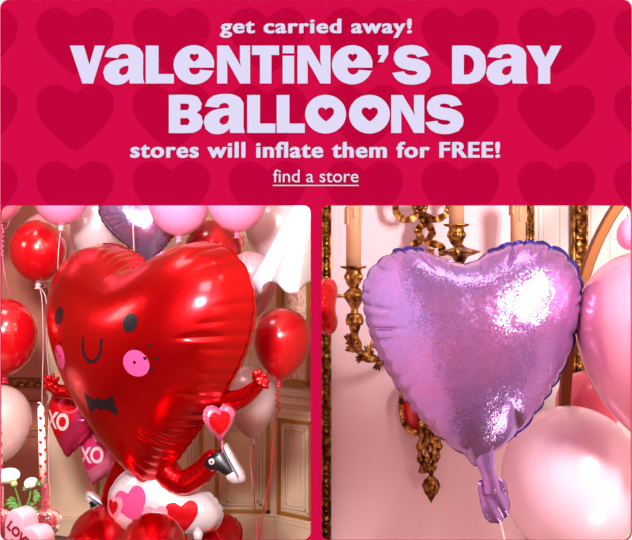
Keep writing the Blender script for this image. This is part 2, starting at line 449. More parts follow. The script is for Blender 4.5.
line2 = [(G_B,C7,0,0),(G_a,A,100.35,49.4),(G_L,B2,101.4,49.4),(G_L,B2,130.8,49.4),(G_N,C3,173.9,49.4),(G_S,C5,33.1,49.4)]
def lay(line):
    out = []
    for g, (sc, ox, oy), dx, dy in line:
        for lp in g: out.append(spx(lp, sc, ox, oy, dx, dy, corner=(30 if g in (G_a,G_S,G_e,G_D,G_B) else 10)))
        if g is G_e: out.append([bp(x+dx, y+dy) for x, y in heartpx(194.4, 38+125/7.9, 9.3, 8.3)])
    return out
LT = .0004
def put(me, name, lab, mt=M['lilac'], off=0):
    o = finish(me, name, mt, board, Matrix.Translation((0, YB-.0002-LT-off, 0)) @ RX90); tag(o, lab)
put(fill_mesh(lay(line1), LT), 'lettering', "chunky lilac letters reading VALENTINE'S DAY")
l2 = lay(line2)
for cx in (325.6, 369.4):
    l2.append([bp(cx+20.4*math.cos(2*math.pi*k/48), 114.3+19.3*math.sin(2*math.pi*k/48)) for k in range(48)])
    l2.append([bp(x, y) for x, y in heartpx(cx+.3, 107.5, 16.2, 14.2)])
put(fill_mesh(l2, LT), 'lettering', 'chunky lilac letters reading BALLOONS')
def fit_text(body, x0, x1, top, bot, off, sp, lab, ext=LT):
    me = text_mesh(body, off, 0 if off else .001, sp)
    if off:
        bm = bmesh.new()
        for kk, (dx, dy) in enumerate(((-.03,-.008),(-.012,.008),(.006,-.008),(.03,.008),(0,0))):
            m2 = me.copy(); m2.transform(Matrix.Translation((dx, dy, kk*.01))); bm.from_mesh(m2); bpy.data.meshes.remove(m2)
        bm.to_mesh(me); bm.free()
    co = np.array([v.co for v in me.vertices]); mn = co.min(0); mx = co.max(0)
    a = bp(x0, bot); b = bp(x1, top)
    for v in me.vertices:
        v.co = Vector((a.x+(v.co.x-mn[0])/(mx[0]-mn[0])*(b.x-a.x), a.y+(v.co.y-mn[1])/(mx[1]-mn[1])*(b.y-a.y), (v.co.z/.01-2)*.00006 if off else (ext if v.co.z > 0 else -ext)))
    put(me, 'lettering', lab)
fit_text('get carried away!', 220, 411.8, 18.7, 38, .012, 1.12, 'bold lilac line reading get carried away!')
fit_text('stores will inflate them for FREE!', 130.5, 500, 141.8, 158, .012, 1.12, 'bold lilac line reading stores will inflate them for FREE!')
fit_text('find a store', 273.2, 358.4, 169.6, 182.4, 0, 1.0, 'thin lilac line reading find a store')
put(fill_mesh([[bp(273,185),bp(358.6,185),bp(358.6,186),bp(273,186)]], LT), 'underline', 'thin lilac underline')

# ================================================================== SETTING
def struct(name, mb, m, smooth=False):
    o = mb.build(name, m, None, smooth); o['kind'] = 'structure'; return o
XL, XR, YW, YWR, ZC = -2.9, 1.5, 6.6, 2.8, 3.5
FY = YB+.0025
bm_ = MB()
bx0, bx1 = bp(.1,0).x, bp(631.9,0).x; bz0, bz1 = bp(0,541.2).y, bp(0,-.2).y
# front wall with a hole the size of the board (hole follows its rounded corners)
hole = [(p.x, p.y) for p in rrect(.1, -.2, 631.9, 541.2, (9.5,9.5,9,9))]
fw = finish(fill_mesh([[Vector(p) for p in ((XL-.1,0),(XR+.1,0),(XR+.1,ZC+.1),(XL-.1,ZC+.1))], [Vector(p) for p in hole]], .0005), 'trim_front', M['white_wall'], None, Matrix.Translation((0, YB+.0014+.0006, 0)) @ RX90)
fw['kind'] = 'structure'
fw = MB(); Z0, Z1 = bz0-.05, bz1+.05; X0, X1 = bx0-.05, bx1+.05; ya, yb = YB+.0027, YB+.0085
fw.box(XL-.1, X0, ya, yb, 0, ZC+.1); fw.box(X1, XR+.1, ya, yb, 0, ZC+.1); fw.box(X0, X1, ya, yb, 0, Z0); fw.box(X0, X1, ya, yb, Z1, ZC+.1)
fw = fw.build('wall_front', M['innerwall'], None, False); fw['kind'] = 'structure'
y0 = YB+.0085
struct('floor', MB().box(XL-.1, XR+.1, YB, YW+.1, -.1, 0), M['floor'])
struct('ceiling', MB().box(XL-.1, XR+.1, y0, YW+.1, ZC, ZC+.1), M['ceil'])
struct('wall_left', MB().box(XL-.1, XL, y0, YW+.1, 0, ZC), M['shadewall'])
struct('wall_right', MB().box(XR, XR+.1, y0, YWR+.1, 0, ZC), M['pinkwall'])
struct('wall_partition', MB().box(-.0036, 0, y0, YW+.1, 0, ZC), M['cream'])
struct('wall_left_sconce_room', MB().box(0, .004, y0, YWR+.1, 0, ZC), M['pinkwall'])
xs = P(48,0,YW).x
struct('wall_back', MB().box(xs, 0, YW, YW+.1, 0, ZC), M['cream'])
struct('wall_back_shaded', MB().box(XL, xs, YW-.03, YW+.1, 0, ZC), M['shadewall'])  # left stretch of the back wall, shade painted into its colour
xw = P(528,0,YWR).x
struct('wall_sconce_side', MB().box(.0042, xw, YWR, YWR+.1, 0, ZC), M['pinkwall'])
struct('wall_white_panelled', MB().box(xw, XR, YWR-.0, YWR+.1, 0, ZC), M['whitepanel'])
# angled wall at the right of the left room
ca = Vector((P(275,0,YW).x, YW)); cb = Vector((-.004, 6.38)); dd = (cb-ca).normalized(); nn = Vector((dd.y, -dd.x))
def wbox(mb, u0, u1, z0, z1, d0, d1, org=ca, d=dd, n=nn):
    vs = []
    for u in (u0, u1):
        for w in (d0, d1):
            for z in (z0, z1):
                q = org+d*u+n*w; vs.append((q.x, q.y, z))
    mb.add(vs, [(0,1,3,2),(4,6,7,5),(0,4,5,1),(2,3,7,6),(0,2,6,4),(1,5,7,3)])
LA = (cb-ca).length
m_ = MB(); wbox(m_, 0, LA, 0, ZC, -.15, 0); struct('wall_angled', m_, M['cream'])
# chair rails and panel mouldings
def zpx(py, Y): return CAMZ-(py-CY)*Y/F
ORG0 = Vector((xs, YW)); D0 = Vector((1,0)); N0 = Vector((0,-1))
def rail(name, org, d, n, L, prof, m, u0=0):
    mb = MB()
    for z0, z1, dep in prof: wbox(mb, u0, L, z0, z1, 0, dep, org, d, n)
    return struct(name, mb, m)
zr = zpx(398, YW)
prof = [(zr-.03, zr+.03, .02),(zr+.03, zr+.05, .035),(zr-.05, zr-.035, .012),(zr-.09,zr-.075,.01)]
base = [(0, .2, .02),(.2,.225,.03),(zpx(522,YW)-.01, zpx(522,YW)+.01, .012)]
rail('trim_1', ORG0, D0, N0, ca.x-xs, prof, M['cream']); rail('trim_2', ca, dd, nn, LA, prof, M['cream'])
rail('baseboard_back', ORG0, D0, N0, ca.x-xs, base, M['cream']); rail('baseboard_angled', ca, dd, nn, LA, base, M['cream'])
def panel(name, org, d, n, u0, u1, z0, z1, idx):
    t = empty(name, (0,0,0)); t['kind'] = 'structure'
    g = MB(); w = .022
    for a in ((u0,u1,z0,z0+w),(u0,u1,z1-w,z1),(u0,u0+w,z0,z1),(u1-w,u1,z0,z1)): wbox(g, *a, 0, .016, org, d, n)
    g.build('gold_moulding', M['goldtrim'], t, False)
    g = MB()
    for k, dep in ((.035,.012),(.055,.02),(.075,.012)):
        a0, a1, b0, b1 = u0+k, u1-k, z0+k, z1-k
        for a in ((a0,a1,b0,b0+.012),(a0,a1,b1-.012,b1),(a0,a0+.012,b0,b1),(a1-.012,a1,b0,b1)): wbox(g, *a, 0, dep, org, d, n)
    g.build('panel_moulding', M['cream'], t, False)
    wb = MB(); wbox(wb, u0+.1, u1-.1, z0+.1, z1-.1, 0, .008, org, d, n); wb.build('raised_panel', M['cream'], t, False)
X = lambda px: P(px,0,YW).x-xs
panel('trim_3', ORG0, D0, N0, X(215), X(270), zpx(513,YW), zpx(417,YW), 3)
panel('trim_4', ORG0, D0, N0, X(96), X(203), zpx(513,YW), zpx(427,YW), 4)
panel('trim_5', ca, dd, nn, .03, LA-.02, zpx(513,YW), zpx(417,YW), 5)
# rails on the wall stretch with shade in its colour (gold)
xr0 = XL
for i, (py, hgt, mm) in enumerate(((383,.035,'gold'),(376,.012,'shadewall'),(428,.016,'goldtrim'),(434,.012,'shadewall'),(398,.012,'shadewall'))):
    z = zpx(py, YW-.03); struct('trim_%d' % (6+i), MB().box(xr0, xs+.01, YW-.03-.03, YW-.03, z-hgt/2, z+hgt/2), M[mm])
# right wall: gilt frames + panel grooves
def ornate_bar(mb, x0, x1, z0, z1, y, dep, step=.034):
    mb.box(x0, x1, y-dep*.5, y, z0, z1)
    w = x1-x0
    mb.tube([(x0+w*.12, y-dep*.6, z0),(x0+w*.12, y-dep*.6, z1)], w*.11, 8)
    mb.tube([(x1-w*.1, y-dep*.75, z0),(x1-w*.1, y-dep*.75, z1)], w*.1, 8)
    z = z0+step/2; k = 0
    while z < z1:
        mb.ball((x0+w*.5, y-dep*.5, z), w*.24, 8, 1, 1, 1.25)
        mb.tube([(x0+w*.2, y-dep*.6, z-step*.5),(x0+w*.5, y-dep*.95, z-step*.35),(x0+w*.8, y-dep*.6, z-step*.5)], w*.07, 6)
        mb.tube([(x0+w*.22, y-dep*.55, z+step*.3),(x0+w*.5, y-dep*.9, z-step*.1)], w*.08, 6)
        z += step; k += 1
YF = YWR
def gilt_frame(px0, px1, Z0, Z1, label, group=None, dep=.03, name='gilt_frame_moulding', cat='frame moulding'):
    mb = MB(); ornate_bar(mb, P(px0,0,YF).x, P(px1,0,YF).x, Z0, Z1, YF-.0005, dep, (P(px1,0,YF).x-P(px0,0,YF).x)*1.25)
    o = mb.build(name, M['gold'], None, True); tag(o, label, cat, group)
gilt_frame(321.3, 331.2, .9, 2.5, 'carved gilt frame edge on the pink wall at the far left of the right window')
gilt_frame(526, 533.5, .9, 2.5, 'narrow gilt frame moulding beside the right candle of the sconce', dep=.02)
gilt_frame(570, 585.5, .9, 2.5, 'wide carved gilt moulding between white panels behind the curved gold arch', dep=.04)
for i, px in enumerate((541,545,562,593,612)):
    mb = MB(); x = P(px,0,YF).x; mb.box(x-.006, x+.006, YF-.003, YF, .5, 3.0); struct('trim_%d' % (20+i), mb, M['whitepanel'])

# framed brocade on angled wall
t = empty('framed_brocade_panel', (ca.x, ca.y, 1.5), 'gold framed pink brocade wall panel behind the hanging white cloth', 'wall panel')
def lwb(mb, *a):
    wbox(mb, *a, ca, dd, nn)
g = MB(); zb0, zb1 = zpx(382,YW), 2.75; u0 = .055; u1 = LA-.005
lwb(g, u0, u0+.045, zb0, zb1, 0, .05); lwb(g, u0, u1, zb0, zb0+.035, 0, .05); lwb(g, u0, u1, zb1-.04, zb1, 0, .05); lwb(g, u1-.03, u1, zb0, zb1, 0, .05)
ob = g.build('frame', M['framegold'], t, False); ob.matrix_parent_inverse = t.matrix_basis.inverted()
g = MB(); lwb(g, u0+.045, u1-.03, zb0+.035, zb1-.04, 0, .02); ob = g.build('brocade_fabric', M['brocade'], t, False); ob.matrix_parent_inverse = t.matrix_basis.inverted()

# ================================================================== LATEX BALLOONS
def latex(px, py, rpx, k, Y, m, label, cat='balloon', group=None, tilt=(0,0), ribbons=(), knotm=None, name='latex_balloon', taper=1.25):
    s_ = Y/F; R = rpx*s_; c = P(px, py, Y)
    root = empty(name, label=label, cat=cat, group=group, mtx=Matrix.Translation(c) @ Matrix.Rotation(math.radians(tilt[0]),4,'Y') @ Matrix.Rotation(math.radians(tilt[1]),4,'X'))
    prof = [(max(1e-4, R*math.sin(a)), R*1.04*math.cos(a)) for a in [math.pi/2*i/20 for i in range(20)]]
    q = 1/(1+.0)
    for i in range(0, 21):
        a = math.pi/2*i/20
        prof.append((max(R*.045, R*math.cos(a)**(1+(k-1)*.75)), -k*R*math.sin(a)**(1.0)))
    MB().lathe(prof[::-1], seg=48).build('balloon_skin', m, root)
    zk = -k*R
    kn = MB().lathe([(R*.05, zk+.01*1),(R*.06, zk-R*.02),(R*.1, zk-R*.05),(R*.09, zk-R*.09),(R*.05, zk-R*.11),(R*.12, zk-R*.19),(R*.14, zk-R*.2),(R*.06, zk-R*.16)], seg=14, lobes=5, la=.18)
    kn.build('knot', knotm or m, root)
    inv = root.matrix_world.inverted()
    for (pts, mm, rr) in ribbons:
        w = [P(x, y, yy) for x, y, yy in pts]
        start = root.matrix_world @ Vector((0,0,zk-R*.1))
        path = [inv @ v for v in smooth_path([start]+w, 8)]
        rb = MB().tube(path, rr, 6).build('ribbon', mm, root)
    return root
def curly(x, y0, y1, amp, turns, Y, n=60):
    return [(x+amp*math.cos(2*math.pi*turns*i/n), y0+(y1-y0)*i/n, Y+.01*math.sin(2*math.pi*turns*i/n)) for i in range(n+1)]
RR, RW, RP = M['rib_red'], M['rib_white'], M['rib_pink']
latex(-6, 184, 32, 1.25, 5.4, M['lrose'], 'salmon pink latex balloon cut off at the top left corner of the left window', tilt=(-8,0), ribbons=[(curly(2,232,256,1.5,5,5.4), RP, .004), ([(3,262,5.4),(6,280,5.4),(12,300,5.5)], RP, .002)])
latex(-8, 214, 19, 1.4, 5.7, M['lrose'], 'small pink balloon half hidden under the salmon corner balloon', tilt=(8,0))
latex(61, 196, 27, 1.08, 5.3, M['lpink'], 'opaque bubblegum pink balloon at the top left above the red balloon', knotm=RW, ribbons=[([(60,235,5.3),(58,262,5.3),(59,300,5.5)], RW, .0022)])
latex(98, 222, 27, 1.5, 5.8, M['lpearl'], 'silvery pearl balloon between the pink balloon and the iridescent foil heart', tilt=(12,0), ribbons=[([(84,290,6.1),(88,330,6.2)], RW, .002)])
latex(46, 243, 29, 1.35, 6.0, M['lpearlpink'], 'pale pearl balloon mostly hidden behind the upper left red balloon')
latex(38, 249, 28, 1.22, 5.5, M['lred'], 'glossy red balloon with a pale knot below the pink balloon, upper left', knotm=RW,
      ribbons=[([(42,300,5.5),(43,350,5.5),(42,410,5.5),(44,470,5.5),(48,560,5.5)], RW, .0022), ([(46,300,5.5),(47,350,5.5),(50,400,5.6),(48,450,5.5),(52,560,5.5)], RW, .0022)])
latex(4, 333, 33, 1.32, 5.2, M['lred'], 'large red balloon cut by the left edge above the clear balloon', knotm=RR, ribbons=[(curly(5,380,395,2,2,5.2), RR, .003)])
latex(-2, 419, 33, 1.42, 5.0, M['lclear'], 'see-through pearl balloon at the left edge behind the candles', tilt=(6,0))
latex(179, 204, 30, 1.07, 5.3, M['lpink'], 'round pink balloon over the cleft of the big red heart', ribbons=[([(176,245,5.3),(170,262,5.6)], RW, .002)])
latex(237, 201, 29.5, 1.06, 5.2, M['lpink'], 'round pink balloon above the red curled ribbon, left of the white cloth', knotm=RP, ribbons=[(curly(243,236,246,1.0,1.5,5.2), RR, .004), ([(241,250,5.2),(241,290,5.4)], RR, .002)])
latex(213, 247, 28, 1.25, 5.8, M['lred'], 'dark red balloon behind the right lobe of the big red heart', tilt=(0,0))
latex(279, 224, 34, 1.3, 5.9, M['lpearl'], 'big grey pearl balloon behind the hanging white cloth')
latex(250, 274, 22, 1.3, 5.5, M['lpearlpink'], 'small pearly pink balloon peeking over the right lobe of the red heart')
latex(258, 284, 19, 2.1, 5.75, M['lrose'], 'narrow pink balloon tapering down beside the right edge of the red heart', tilt=(14,0), ribbons=[([(250,350,5.8),(249,375,5.8)], RP, .002)])
latex(282, 338, 29, 1.5, 5.3, M['lred'], 'red balloon at the right in front of the brocade panel', knotm=RR, tilt=(4,0),
      ribbons=[(curly(278,392,409,2.2,3,5.3)+[(275,420,5.3),(271,470,5.3),(262,520,5.3),(258,560,5.3)], RR, .0035)])
latex(250, 394, 27, 1.66, 5.5, M['lpearl'], 'pearly beige balloon behind the raised hand of the red heart', tilt=(-3,0),
      ribbons=[([(254,450,5.5),(253,480,5.5),(256,520,5.4),(258,560,5.3)], RR, .003), ([(250,455,5.5),(252,480,5.5),(255,505,5.5)], RW, .002)])
# right window
latex(648, 324, 71, 1.75, 2.1, M['lrose'], 'large pink pearl balloon at the right edge of the right window', tilt=(-4,0))
latex(571, 478, 69, 1.2, 2.32, M['lpearl2'], 'large white pearl balloon at the bottom right, below the lavender heart')
latex(588, 404, 32, 1.2, 2.55, M['ldeep'], 'deep pink balloon glimpsed between the pearl and the large pink balloon')
latex(631, 236, 14, 1.35, 1.95, M['lpink'], 'small limp pink balloon hanging in the top right corner', tilt=(172,0))

# ================================================================== FOIL HEARTS
def foil_heart(name, px, py, Y, w, h, thick, m, label, yaw=0, roll=0, pitch=0, seed=1, group=None, outline=None, cat='balloon', puffs=36, nth=288, nr=18, **kw):
    root = empty(name, label=label, cat=cat, group=group, mtx=pose(P(px,py,Y), yaw, pitch, roll))
    ol = outline or heart_outline(w, h)
    skin = inflate('balloon_skin', ol, thick, m, root, nth=nth, nr=nr, puffs=puffs, centre=(0, h*.12), seed=seed, **kw)
    return root, skin
# --- the giant character
yaw = -38
HP = P(154, 359, 5.0)
hroot = empty('heart_character_balloon', label='giant smiling red foil heart balloon with arms, legs and sneakers', cat='balloon', mtx=pose(HP, yaw, 0, 0))
W, H, T = 1.33, 1.21, .42
body = inflate('body', heart_outline(W, H, .70), T, M['foilred'], hroot, nth=480, nr=40, puffs=58, wr=.12, centre=(0,.12), seed=3, rim=.006, reach=.2, power=.5, sharp=.55, scal=.008, flatback=.45)
bv = bvh_of(body)
ey, ex = .20, .245
tagp = lambda o, l: tag(o, l)
tagp(decal('eye', [circle2(-.275, ey+.02, .040, .044)], bv, M['black'], hroot), 'black printed left eye')
tagp(decal('eye', [circle2(.25, ey+.005, .040, .044)], bv, M['black'], hroot), 'black printed right eye')
mp = []
for i in range(17):
    a = math.pi*(1+i/16); mp.append((.028+.064*math.cos(a), .095+.078*math.sin(a)))
mp = [(mp[0][0]-.002, mp[0][1]+.035)]+mp+[(mp[-1][0]+.002, mp[-1][1]+.035)]
def stroke(pts, w):
    pts = [Vector(p) for p in pts]; Lf = []; Rt = []
    for i, p in enumerate(pts):
        t_ = (pts[min(i+1,len(pts)-1)]-pts[max(i-1,0)]).normalized(); n_ = Vector((-t_.y, t_.x))
        Lf.append(p+n_*w/2); Rt.append(p-n_*w/2)
    return Lf+Rt[::-1]
tagp(decal('mouth', [stroke(mp, .016)], bv, M['black'], hroot), 'thin black smile')
tagp(decal('cheek', [circle2(-.255, .022, .06)], bv, M['pinkprint'], hroot), 'pink left cheek')
tagp(decal('cheek', [circle2(.28, .022, .061)], bv, M['pinkprint'], hroot), 'pink right cheek')
fr = []
for dx, dy in ((.01,.066),(.075,.078),(.05,.022),(.10,.022),(-.004,.002),(.068,-.03)):
    fr.append(circle2(.28+dx*.95, dy+.024, .008, n=12))
for dx, dy in ((.01,.066),(-.05,.078),(-.03,.022),(.004,.002),(-.06,-.02)):
    fr.append(circle2(-.255+dx*.95, dy+.024, .008, n=12))
for f_ in fr: decal('freckle', [f_], bv, M['black'], hroot, eps=.003)
bt = [(-.155,.062),(-.05,.026),(-.022,.038),(.022,.038),(.05,.026),(.155,.062),(.15,-.065),(.05,-.022),(.022,-.034),(-.022,-.034),(-.05,-.022),(-.15,-.065)]
bt = [Vector((x*.62+.035, -.185+y*.8)) for x, y in bt]
tagp(decal('bow_tie', [bt], bv, M['black'], hroot), 'black printed bow tie')
hinv = hroot.matrix_world.inverted()
def remeshed(mb, name, m, parent, vox, inv=None):
    me = bpy.data.meshes.new(name); me.from_pydata(mb.v, [], mb.f)
    tmp = bpy.data.objects.new('t', me); md = tmp.modifiers.new('r', 'REMESH'); md.mode = 'VOXEL'; md.voxel_size = vox
    sm = tmp.modifiers.new('s', 'SMOOTH'); sm.iterations = 4
    me2 = mesh_from_object(tmp)
    return finish(me2, name, m, parent, inv, True)
def limb(name, pts, radii, m, extra=(), label=None, pucker=.5, freq=16):
    w = smooth_path([P(*p) for p in pts], 10); n = len(w)
    rs = [np.interp(i/(n-1), np.linspace(0,1,len(radii)), radii) for i in range(n)]
    rs = [r*(1-.05*pucker*abs(math.sin(i*.9+.7))) for i, r in enumerate(rs)]
    mb = MB().tube(w, rs, 20)
    mb.ball(w[-1], rs[-1]*1.05, 14); mb.ball(w[0], rs[0], 14)
    for e, er in extra:
        ew = smooth_path([P(*q) for q in e], 5)
        mb.tube(ew, [er*(1-.25*i/(len(ew)-1)) for i in range(len(ew))], 10); mb.ball(ew[-1], er*.8, 10); mb.ball(ew[0], er, 10)
    o = remeshed(mb, name, m, hroot, .0055, hinv)
    if label: tag(o, label)
    return o
u = .0056
limb('arm', [(205,392,4.9),(224,401,4.8),(241,398,4.75),(254,389,4.72),(260,383,4.7)], [10*u,10.5*u,8.5*u,6.5*u,5.5*u], M['foilred2'],
     extra=[([(257,383,4.7),(255,377,4.69),(255,372,4.69)], 3*u), ([(259,380,4.7),(259,374,4.69),(260,371,4.69)], 2.9*u), ([(261,380,4.7),(264,376,4.69),(266,375,4.69)], 2.8*u),
            ([(262,382,4.7),(266,381,4.69),(268,381,4.69)], 2.7*u), ([(261,384,4.69),(265,386,4.68),(267,387,4.68)], 2.6*u)], label='right arm with raised open hand')
limb('arm', [(84,396,5.1),(72,392,5.15),(60,391,5.15),(52,387,5.15)], [9*u,7*u,6.5*u,5*u], M['foilred2'],
     extra=[([(52,387,5.15),(47,387,5.14),(44,387,5.14)], 2.4*u), ([(51,385,5.15),(46,382,5.14),(44,380,5.14)], 2.4*u), ([(51,384,5.15),(48,378,5.14),(47,376,5.14)], 2.4*u),
            ([(53,384,5.15),(53,378,5.14),(53,375,5.14)], 2.4*u), ([(54,385,5.14),(57,380,5.12),(58,378,5.12)], 2.4*u)], label='left arm with small open hand')
limb('leg', [(160,440,5.05),(162,462,5.0),(171,477,4.96),(184,482,4.94),(200,473,4.93),(212,460,4.92)], [13*u,13*u,12.5*u,11.5*u,11*u,10*u], M['foilred2'], label='bent right leg')
limb('leg', [(130,455,5.2),(120,472,5.25),(112,488,5.28),(107,500,5.3)], [12*u,10*u,8*u,7*u], M['foilred2'], label='left leg hanging behind the white balloon')
# sneaker built along its own axis: x = along sole, z = up
def sneaker(mtx, sc, label, full=True):
    def tr(v): return mtx @ (Vector(v)*sc)
    def sweep(secs, seg=20):
        mb = MB(); V = []; n = len(secs)
        for (x, zc, hw, hh, top) in secs:
            for k in range(seg):
                a = 2*math.pi*k/seg; cs, sn = math.cos(a), math.sin(a)
                yy = hw*math.copysign(abs(cs)**.75, cs); zz = zc+hh*math.copysign(abs(sn)**.75, sn)
                V.append(tr((x, yy, zz)))
        Fc = [(i*seg+k, i*seg+(k+1)%seg, (i+1)*seg+(k+1)%seg, (i+1)*seg+k) for i in range(n-1) for k in range(seg)]
        Fc += [tuple(range(seg))[::-1], tuple((n-1)*seg+k for k in range(seg))]
        mb.add(V, Fc); return mb
    root = empty('sneaker')
    root.parent = hroot; root.name = 'sneaker'
    up = sweep([(-.42,.18,.10,.10,0),(-.40,.30,.16,.24,0),(-.28,.38,.19,.34,0),(-.12,.34,.20,.32,0),(.02,.25,.20,.22,0),(.22,.19,.20,.16,0),(.40,.15,.18,.12,0),(.46,.12,.12,.08,0)])
    up.v = [hinv @ Vector(v) for v in up.v]; o1 = up.build('shoe_upper', M['black'], root)
    so = sweep([(-.50,.0,.12,.08,0),(-.46,.0,.20,.09,0),(-.25,.0,.25,.10,0),(.05,.0,.26,.105,0),(.35,.0,.26,.13,0),(.50,.02,.22,.13,0),(.60,.03,.11,.08,0)])
    so.v = [hinv @ Vector(v) for v in so.v]; so.build('sole', M['foilwhite'], root)
    tc_ = sweep([(.24,.17,.22,.18,0),(.36,.16,.225,.18,0),(.48,.13,.18,.15,0),(.58,.09,.08,.08,0)]); tc_.v = [hinv @ Vector(v) for v in tc_.v]; tc_.build('toe_cap', M['foilwhite'], root)
    tag(root, label)
    # black stripe along the sole
    st = MB().tube([hinv @ tr((x, -.258, .03)) for x in (-.42,-.1,.2,.42)], .014*sc, 6); st.build('sole_stripe', M['black'], root)
    b = MB()
    for k in range(3): b.tube([hinv @ tr(p) for p in ((-.05+.1*k,-.17,.36-.06*k),(-.04+.1*k,0,.60-.11*k),(-.05+.1*k,.17,.36-.06*k))], .022*sc, 6)
    b.build('laces', M['foilwhite'], root)
    pd = MB().ball((0,0,0), 1, 16, .08, .02, .08); pd.v = [hinv @ tr((v[0]-.25, v[1]-.205, v[2]+.46)) for v in pd.v]; pd.build('ankle_patch', M['foilwhite'], root)
    pd = MB().ball((0,0,0), 1, 12, .035, .02, .035); pd.v = [hinv @ tr((v[0]-.25, v[1]-.225, v[2]+.46)) for v in pd.v]; pd.build('patch_heart', M['redprint'], root)
# right shoe: sole faces up-right, toe down-right ; sole line from (222,441) to (245,478)
def shoe_mtx(pheel, ptoe, side, roll):
    a = P(*pheel); b = P(*ptoe); x = (b-a).normalized(); y = Vector((0,1,0)); y = (y-x*y.dot(x)).normalized()
    z = x.cross(y)*side
    y = z.cross(x)
    Mx = Matrix((x, y, z)).transposed().to_4x4(); Mx.translation = (a+b)/2
    return Mx, (b-a).length
mx, Ls = shoe_mtx((224,444,4.82),(242,478,4.80), 1, 0)
mx2 = mx.copy()
if (mx.to_3x3() @ Vector((0,0,1))).x > 0:      # upper must point to lower left
    y_ = -(mx.to_3x3() @ Vector((0,1,0))); z_ = -(mx.to_3x3() @ Vector((0,0,1))); x_ = mx.to_3x3() @ Vector((1,0,0))
    mx2 = Matrix((x_, y_, z_)).transposed().to_4x4(); mx2.translation = mx.translation
# the camera-facing side carries the patch: mirror depth if local -y points away
if (mx2.to_3x3() @ Vector((0,-1,0))).y > 0: mx2 = mx2 @ Matrix.Scale(-1, 4, Vector((0,1,0)))
sneaker(mx2, Ls*1.02, 'black high-top sneaker with white sole kicked up at right')
mx, Ls = shoe_mtx((108,506,5.3),(90,494,5.3), 1, 0)
sneaker(mx, Ls*1.1, 'partly hidden left sneaker')

# --- small foil hearts
def xo(root, skin, w, h, heartm, txt, mt, cx=0, cy=.0, rot=0, k=.62, tk=.42):
    b = bvh_of(skin)
    decal('printed_heart', [[Vector((cx, cy))+p for p in flat_heart(0, 0, w*k, h*k)]], b, heartm, root, eps=.002, cell=.015)
    if txt:
        me = text_mesh(txt, .03, 0, .95); co = np.array([v.co for v in me.vertices]); mn = co.min(0); mxx = co.max(0)
        for inner, mm, ep in ((0, mt, .004),):
            s_ = w*tk/(mxx[0]-mn[0]); s2 = s_*1.25
            bm = bmesh.new(); bm.from_mesh(me); bmesh.ops.triangulate(bm, faces=bm.faces[:]); bmesh.ops.subdivide_edges(bm, edges=bm.edges[:], cuts=1); bmesh.ops.triangulate(bm, faces=bm.faces[:])
            cr, sr = math.cos(rot), math.sin(rot)
            for v in bm.verts:
                x = (v.co.x-(mn[0]+mxx[0])/2)*s_; z = (v.co.y-(mn[1]+mxx[1])/2)*s2
                x, z = x*cr-z*sr+cx, x*sr+z*cr+cy
                hh, *_ = b.ray_cast(Vector((x,-5,z)), Vector((0,1,0))); v.co = Vector((x, (hh.y if hh else 0)-ep, z))
            bm.to_mesh(me); bm.free(); finish(me, 'lettering', mm, root)['label'] = 'pale letters XO'
r1, s1 = foil_heart('foil_heart_balloon', 72, 424, 5.35, .30, .34, .085, M['foilmag'], 'magenta foil heart balloon printed XO, upper of the two under the left hand', yaw=-18, roll=10, seed=21, puffs=26)
xo(r1, s1, .30, .34, M['redprint'], 'XO', M['palegrey'], cx=-.045, cy=.02, rot=.05, tk=.5)
r2, s2 = foil_heart('foil_heart_balloon', 100, 458, 5.4, .26, .29, .075, M['foilpink'], 'dusty pink foil heart balloon printed XO, lower of the two beside the heart tip', yaw=-10, roll=18, seed=22, puffs=26)
xo(r2, s2, .26, .29, M['magprint'], 'XO', M['palegrey'], cx=-.03, cy=.02, rot=.35, tk=.55)
MB().tube([r2.matrix_world.inverted() @ P(*q) for q in ((91,478,5.4),(91,490,5.4),(91,512,5.4))], .004, 6).build('ribbon', RR, r2)
r3, s3 = foil_heart('foil_heart_balloon', 220, 422, 4.72, .165, .165, .045, M['foilpink'], 'little pink foil heart balloon between the right arm and the raised sneaker', yaw=34, roll=-4, seed=23, puffs=18)
xo(r3, s3, .165, .18, M['redprint'], None, None, cx=-.018, cy=.0, k=.62)
MB().tube([r3.matrix_world.inverted() @ P(*q) for q in ((222,441,4.72),(223,470,4.9),(222,500,5.3))], .003, 6).build('ribbon', RP, r3)
r4, s4 = foil_heart('foil_heart_balloon', 146, 223, 5.6, .5, .42, .10, M['irid'], 'iridescent purple foil heart balloon above the cleft of the big red heart', yaw=8, roll=-6, seed=24)
MB().tube([r4.matrix_world.inverted() @ P(*q) for q in ((133,195,5.35),(133,225,5.35),(134,252,5.35))], .0035, 6).build('ribbon', RW, r4)
# --- white printed balloon (px outline)
wo = [(158,452),(170,468),(190,484),(206,490),(218,500),(223,513),(217,526),(200,532),(180,534),(160,536),(135,534),(114,522),(107,506),(111,488),(122,475),(138,465)]
Yw = 5.05; cw = (163, 500)
ol = [Vector(((x-cw[0])*Yw/F, -(y-cw[1])*Yw/F)) for x, y in wo]
wr_ = empty('printed_foil_balloon', label='white foil balloon printed with red and pink hearts under the red heart tip', cat='balloon', mtx=pose(P(cw[0],cw[1],Yw), -6))
wsk = inflate('balloon_skin', smooth_closed(ol, 6, 80), .15, M['foilwhite'], wr_, nth=300, nr=20, puffs=26, wr=.03, centre=(0,-.03), seed=8, rim=.006, power=.45, scal=.01)
wb_ = bvh_of(wsk)
def whe(px, py, w, h, m, rot=0, eps=.002):
    cxx, cyy = (px-cw[0])*Yw/F, -(py-cw[1])*Yw/F
    q = [Matrix.Rotation(rot, 2) @ p for p in flat_heart(0,0,w*Yw/F,h*Yw/F)]
    decal('printed_heart', [[p+Vector((cxx,cyy)) for p in q]], wb_, m, wr_, eps=eps, cell=.02)
